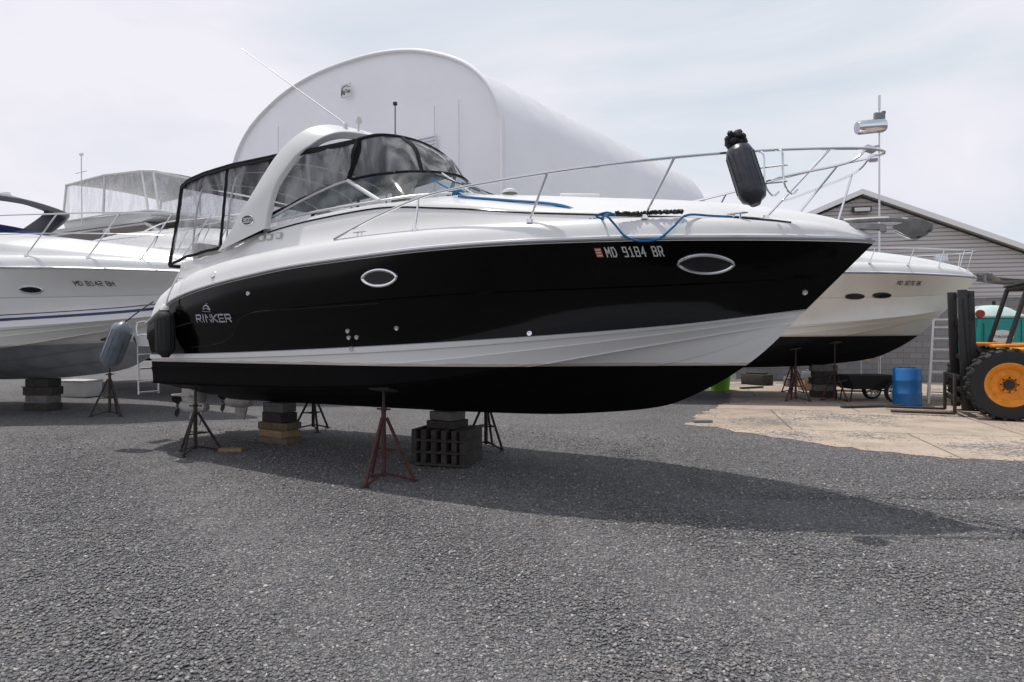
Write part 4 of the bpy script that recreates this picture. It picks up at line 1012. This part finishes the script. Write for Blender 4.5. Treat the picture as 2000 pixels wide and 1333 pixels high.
for xe in(xl-.4,xr+.4):
    a=Vector((0,0,PK));e_=Vector((xe,0,PK-PT*abs(xe)));d=Vector((0,0,.14))
    mb.add([a+Vector((0,-.25,0)),e_+Vector((0,-.25,0)),e_+Vector((0,9.4,0)),a+Vector((0,9.4,0)),a+d+Vector((0,-.25,0)),e_+d+Vector((0,-.25,0)),e_+d+Vector((0,9.4,0)),a+d+Vector((0,9.4,0))],[[0,1,2,3],[4,5,6,7],[0,1,5,4],[1,2,6,5],[2,3,7,6]])
mb.done('roof',mat('pale_shingle',(.42,.42,.42),.8,var=.2,vscale=10),shed)
mb=MB()
for xe in(xl-.4,xr+.4):
    q,hh_=-.28,.18
    a=Vector((0,q,PK-.03));e_=Vector((xe,q,PK-PT*abs(xe)-.03))
    mb.add([a,e_,e_+Vector((0,0,hh_)),a+Vector((0,0,hh_)),a+Vector((0,-.02,0)),e_+Vector((0,-.02,0)),e_+Vector((0,-.02,hh_)),a+Vector((0,-.02,hh_))],[[4,5,6,7],[0,1,5,4],[3,2,6,7],[1,2,6,5]])
mb.done('fascia',mat('white_fascia',(.82,.82,.82),.5),shed)
mb=MB();mb.box((0,-.14,PK-.55),(.62,.22,.20),bev=.03);mb.box((0,-.27,PK-.57),(.5,.03,.13),bev=.01,mi=1);mb.done('flood_light',[M['brown'],M['lens']],shed)
ac=thing('air_conditioner','white outdoor air conditioner unit on the shed wall','air conditioner',(13.55,23.45,3.55),R(-13))
mb=MB();mb.box((0,0,.32),(1.0,.36,.66),bev=.03);mb.done('case',M['fendw'],ac)
mb=MB()
for rr_ in(.26,.2,.14,.08):mb.tube([(-.14+rr_*math.cos(t),-.19,.32+rr_*math.sin(t)) for t in np.linspace(0,6.28,28,endpoint=False)],.008,5,closed=True)
for k in range(6):
    a=k*math.pi/6;mb.tube([(-.14-.26*math.cos(a),-.19,.32-.26*math.sin(a)),(-.14+.26*math.cos(a),-.19,.32+.26*math.sin(a))],.005,5)
mb.done('fan_grille',M['grey'],ac)
for x in(.3,-.3):
    mb=MB();mb.box((x,.1,-.03),(.05,.7,.05));mb.done('bracket',M['grey'],ac)
pole=thing('light_pole','thin metal pole with chrome cylindrical lamp near its top','lamp',(10.6,19.7,0))
mb=MB();mb.cyl((0,0,0),(0,0,8.2),.035,.022,n=12);mb.cyl((0,0,8.15),(0,0,8.55),.035,n=10);mb.done('post',M['alu'],pole)
lh=sub('lamp',pole)
mb=MB();mb.lathe([(0,-.4),(.17,-.4),(.2,-.34),(.2,.34),(.17,.4),(0,.4)],(-.3,-.1,7.62),(1,0,.1),22);mb.done('lamp_housing',M['chrome'],lh)
mb=MB();mb.box((0,0,7.95),(.3,.12,.2),bev=.02);mb.box((.12,0,8.05),(.1,.1,.1),bev=.02);mb.done('junction_box',M['grey'],lh)
mb=MB();mb.box((-.28,0,7.0),(.3,.25,.16),rot=(0,.3,0),bev=.03);mb.tube([(0,0,7.1),(-.28,0,7.05)],.03,8);mb.done('bracket_arm',M['alu'],lh)
# ================================================================= FORKLIFT
fk=thing('forklift','orange rough terrain forklift with black mast and lowered forks','forklift',(9.62,13.25,0),R(-22))
def wheel(parent,x,y,r,wd):
    e=sub('wheel',parent)
    mb=MB();p=[(r*.58,-wd*.42),(r*.80,-wd*.5),(r*.93,-wd*.47),(r*.975,-wd*.34),(r*.975,wd*.34),(r*.93,wd*.47),(r*.80,wd*.5),(r*.58,wd*.42)]
    mb.lathe(p,(x,y,r),(0,1,0),44)
    for k in range(22):
        for sg in(-1,1):
            a=2*math.pi*(k+(.5 if sg>0 else 0))/22
            c_=Vector((x+r*.97*math.cos(a),y+sg*wd*.25,r+r*.97*math.sin(a)));mb.box(c_,(r*.085,wd*.5,r*.10),rot=(0,-a,0),bev=.008,seg=1)
    mb.done('tyre',M['rubber'],e,ang=40)
    mb=MB();mb.lathe([(0,-wd*.20),(r*.16,-wd*.20),(r*.18,-wd*.28),(r*.22,-wd*.28),(r*.25,-wd*.18),(r*.42,-wd*.2),(r*.50,-wd*.36),(r*.58,-wd*.44),(r*.61,-wd*.44),(r*.61,wd*.44),(r*.4,wd*.3),(0,wd*.3)],(x,y,r),(0,1,0),36)
    mb.done('rim',M['orange'],e,ang=30)
    mb=MB();mb.lathe([(0,-wd*.36),(r*.12,-wd*.36),(r*.14,-wd*.26),(0,-wd*.26)],(x,y,r),(0,1,0),20)
    for k in range(8):
        a=k*math.pi/4;mb.cyl((x+r*.2*math.cos(a),y-wd*.32,r+r*.2*math.sin(a)),(x+r*.2*math.cos(a),y-wd*.26,r+r*.2*math.sin(a)),.018,n=6)
    mb.done('hub',M['rustd'],e)
wheel(fk,0,-.0,.70,.42);wheel(fk,0,1.75,.70,.42);wheel(fk,2.3,.05,.5,.34);wheel(fk,2.3,1.7,.5,.34)
mb=MB();mb.box((1.3,.88,.95),(2.7,1.1,.55),bev=.08);mb.box((2.4,.88,1.25),(1.1,1.5,.8),bev=.12)
mb.box((.25,.12,1.46),(1.0,.36,.07),rot=(0,-.05,0),bev=.03);mb.box((.25,1.65,1.46),(1.0,.36,.07),bev=.03);mb.box((.55,.88,1.2),(.5,1.2,.4),bev=.06)
mb.done('body',M['orange'],fk)
mb=MB()
for yy in(.2,1.55):
    mb.tube([(.05,yy,1.45),(.38,yy,2.62)],.045,8);mb.tube([(.38,yy,2.62),(1.75,yy,2.62),(1.85,yy,1.5)],.04,8);mb.tube([(1.0,yy,1.4),(1.0,yy,2.62)],.025,8)
mb.tube([(.38,.2,2.62),(.38,1.55,2.62)],.04,8);mb.tube([(1.75,.2,2.62),(1.75,1.55,2.62)],.04,8);mb.box((1.06,.88,2.68),(1.5,1.4,.05),bev=.02)
mb.done('cab_frame',M['blackp'],fk)
mb=MB();mb.box((1.1,.88,1.65),(.5,.55,.3),bev=.08);mb.box((1.35,.88,1.95),(.14,.5,.5),bev=.06);mb.done('seat',M['blackp'],fk)
mb=MB()
MX=.22
for yy in(.38,1.32):
    mb.box((-.86+MX,yy,1.35),(.16,.10,2.45),rot=(0,-.03,0),bev=.01);mb.box((-.70+MX,yy+.10*(1 if yy<1 else -1),1.35),(.13,.08,2.40),rot=(0,-.03,0),bev=.01)
for zz in(.5,1.2,1.9,2.5):mb.box((-.80+MX,.85,zz),(.08,1.0,.10),bev=.01)
mb.cyl((-.75+MX,.85,.3),(-.75+MX,.85,2.2),.05);mb.cyl((-.1,.5,.9),(-.75+MX,.5,1.6),.04)
mb.box((-.98+MX,.85,.35),(.06,1.25,.10),bev=.01);mb.box((-.98+MX,.85,.80),(.06,1.25,.10),bev=.01)
for yy in(.3,.6,1.0,1.3):mb.tube([(-.9+MX,yy,2.4),(-.78+MX,yy,1.0)],.012,6)
mb.done('mast',M['blackp'],fk)
for yy in(.35,1.3):
    mb=MB();mb.box((-1.03+MX,yy,.46),(.05,.12,.80),bev=.01);mb.box((-1.60+MX,yy,.06),(1.15,.12,.045),bev=.01);mb.done('fork',M['rustd'],fk)
mb=MB();mb.lathe([(0,0),(.07,0),(.085,.05),(.07,.09),(0,.09)],(-.38,.32,2.08),(-.2,-1,0),16);mb.done('headlight',M['redl'],fk)
# ================================================================= small things
pt=thing('portable_toilet','teal portable toilet with pale roof near the shed','portable toilet',(11.75,16.9,0),R(-6))
mb=MB();mb.box((0,0,1.05),(1.15,1.15,2.05),bev=.06)
for x in(-.5,.5):mb.box((x,-.58,1.05),(.08,.04,1.95),bev=.01)
mb.done('cabin',M['teal'],pt)
mb=MB();mb.box((0,-.60,1.02),(.78,.03,1.85),bev=.01);mb.done('door',mat('teal_door',(.008,.25,.23),.5,var=.1),pt)
mb=MB();rows=[[(x*.62,y*.62,2.10+.28*(1-abs(x)**2.4)*(1-abs(y)**4)) for x in np.linspace(-1,1,15)] for y in np.linspace(-1,1,15)];mb.grid(rows);mb.box((0,0,2.09),(1.24,1.24,.06),bev=.02);mb.done('roof',M['toiletroof'],pt)
mb=MB();mb.cyl((.42,.45,2.0),(.42,.45,2.5),.04);mb.done('vent_pipe',M['blackp'],pt)
lg=sub('sign',pt)
mb=MB();pts=[(.0+.27*math.cos(t),-.622,1.62+.15*math.sin(t)) for t in np.linspace(0,6.283,28,endpoint=False)];mb.add(pts,[list(range(28))]);mb.done('oval',M['letw'],lg)
flat_text('lettering','Precision',.12,M['letb'],lg,(-.22,-.63,1.58),wfit=.44,shear=.2)
mb=MB();mb.box((.0,-.622,1.35),(.36,.006,.10));mb.done('label_plate',M['letw'],lg)

ba=thing('barrel','blue plastic drum standing on the concrete','barrel',(9.2,15.9,0))
mb=MB();mb.lathe([(0,.0),(.27,0),(.30,.03),(.30,.26),(.31,.28),(.31,.31),(.30,.33),(.30,.56),(.31,.58),(.31,.61),(.30,.63),(.295,.84),(.27,.89),(.25,.89),(.25,.87),(0,.87)],n=36);mb.done('drum',M['barrel'],ba)
for x,y in((.12,-.05),(-.12,.05)):
    mb=MB();mb.cyl((x,y,.87),(x,y,.90),.035);mb.done('bung',M['blackp'],ba)
ld=thing('step_ladder','aluminium step ladder standing open by the drum','ladder',(10.45,16.6,0),R(-28))
mb=MB()
for sg in(-1,1):mb.box((sg*.24,-.28,1.0),(.045,.075,2.05),rot=(R(-12),sg*R(-3.5),0));mb.box((sg*.22,.28,1.0),(.03,.04,2.02),rot=(R(12),sg*R(-3.5),0))
for k in range(7):
    z=.27*(k+.8);mb.box((0,-.5+z*.212,z),(.50-.045*k*.6,.09,.035))
    if k%2==0:mb.box((0,.5-z*.212,z),(.46-.045*k*.6,.02,.03))
mb.box((0,0,2.02),(.36,.16,.05),bev=.01);mb.done('frame',mat('bright_aluminium',(.70,.70,.70),.4,.1),ld)
ct=thing('yard_cart','small black yard cart with shiny spoked wheels','cart',(8.85,17.0,0),R(8))
mb=MB()
prism(mb,[(-.55,-.28,.32),(.45,-.28,.32),(.45,.28,.32),(-.55,.28,.32)],[(-.75,-.36,.66),(.55,-.36,.66),(.55,.36,.66),(-.75,.36,.66)])
mb.done('tray',M['blackp'],ct)
mb=MB();mb.tube([(-.75,-.3,.55),(-1.0,-.3,.5),(-1.0,.3,.5),(-.75,.3,.55)],.018,6)
mb.done('handle',M['blackp'],ct)
for yy in(-.2,.2):
    mb=MB();mb.tube([(-.55,yy,.32),(-.6,yy,.02)],.018,6);mb.done('leg',M['blackp'],ct)
mb=MB();mb.cyl((.42,-.42,.26),(.42,.42,.26),.02);mb.done('axle',M['blackp'],ct)
for yy in(-.42,.42):
    wh=sub('wheel',ct)
    mb=MB();mb.lathe([(.20,-.04),(.25,-.045),(.26,0),(.25,.045),(.20,.04)],(.42,yy,.26),(0,1,0),30);mb.done('tyre',M['rubber'],wh)
    mb=MB();mb.tube([(.42+.195*math.cos(t),yy-.02,.26+.195*math.sin(t)) for t in np.linspace(0,6.283,28,endpoint=False)],.02,6,closed=True)
    for k in range(7):
        a=k*2*math.pi/7;mb.box((.42+.1*math.cos(a),yy-.03,.26+.1*math.sin(a)),(.19,.02,.05),rot=(0,-a,0))
    mb.cyl((.42,yy-.05,.26),(.42,yy+.03,.26),.04);mb.done('rim',M['fendw'],wh)
sgn=thing('warning_sign','small yellow numbered sign propped by the block wall','sign',(10.75,21.0,0),R(-10))
mb=MB();mb.box((0,0,1.0),(.45,.02,.28),bev=.004);mb.done('plate',M['yellow'],sgn)
mb=MB();mb.tube([(0,.03,0),(0,.03,1.1)],.02,6);mb.done('post',M['alu'],sgn)
flat_text('lettering','1007',.18,M['letb'],sgn,(-.19,-.016,.93),wfit=.38,bold=.003)
cb_=thing('cardboard_box','tipped open cardboard box on the pavement','box',(8.75,20.2,.0),.3)
mb=MB()
for c_,s_ in(((0,0,.02),(.42,.32,.02)),((0,-.16,.16),(.42,.02,.28)),((0,.16,.16),(.42,.02,.28)),((-.21,0,.16),(.02,.32,.28)),((.21,0,.16),(.02,.32,.28))):mb.box(c_,s_)
mb.done('carton',M['card'],cb_)
mb=MB();mb.box((.32,0,.33),(.2,.3,.012),rot=(0,.5,0));mb.done('flap',M['card'],cb_)
gb=thing('green_bucket','lime green plastic tub beside a rusty jack stand','tub',(6.15,20.2,0))
mb=MB();mb.lathe([(0,0),(.26,0),(.32,.50),(.35,.52),(.35,.55),(.31,.55),(.25,.05),(0,.05)],n=28);mb.done('tub',M['green'],gb)
for i,(x,y,l,a,mt) in enumerate([(8.2,15.5,1.6,.2,'woodd'),(9.9,19.6,1.2,-.3,'wood'),(7.3,20.8,.9,.5,'woodd'),(3.6,12.9,.35,.1,'grey')]):
    mb=MB();mb.box((0,0,.03),(l,.14,.045),bev=.004);o=mb.done('timber_plank',M[mt]);o.location=(x,y,.006);o.rotation_euler=(0,0,a);top(o,'loose weathered plank lying on the pavement','wood','loose planks')
for i,(x,y,s_,mt) in enumerate([(8.9,21.6,(.5,.4,.3),'conc'),(9.6,22.0,(.4,.4,.45),'grey'),(10.4,21.8,(.6,.4,.25),'conc'),(8.0,22.3,(.9,.5,.35),'woodd')]):
    mb=MB();mb.box((0,0,s_[2]/2),s_,bev=.03);mb.box((0,0,s_[2]+.03),(s_[0]*.7,s_[1]*.6,.05),rot=(0,0,.3),bev=.01);o=mb.done('concrete_block',M[mt]);o.location=(x,y,.006);o.rotation_euler=(0,0,i*.7);top(o,'rough block stored along the shed wall','block','blocks along the shed')
mb=MB();mb.box((0,0,.2),(.9,.6,.4),bev=.02);mb.box((0,0,.42),(.94,.64,.05),bev=.015);o=mb.done('storage_crate',M['fendw']);o.location=(-11.6,18.3,0);o.rotation_euler=(0,0,-.2);top(o,'low white plastic storage crate on the gravel','crate')
print('done')
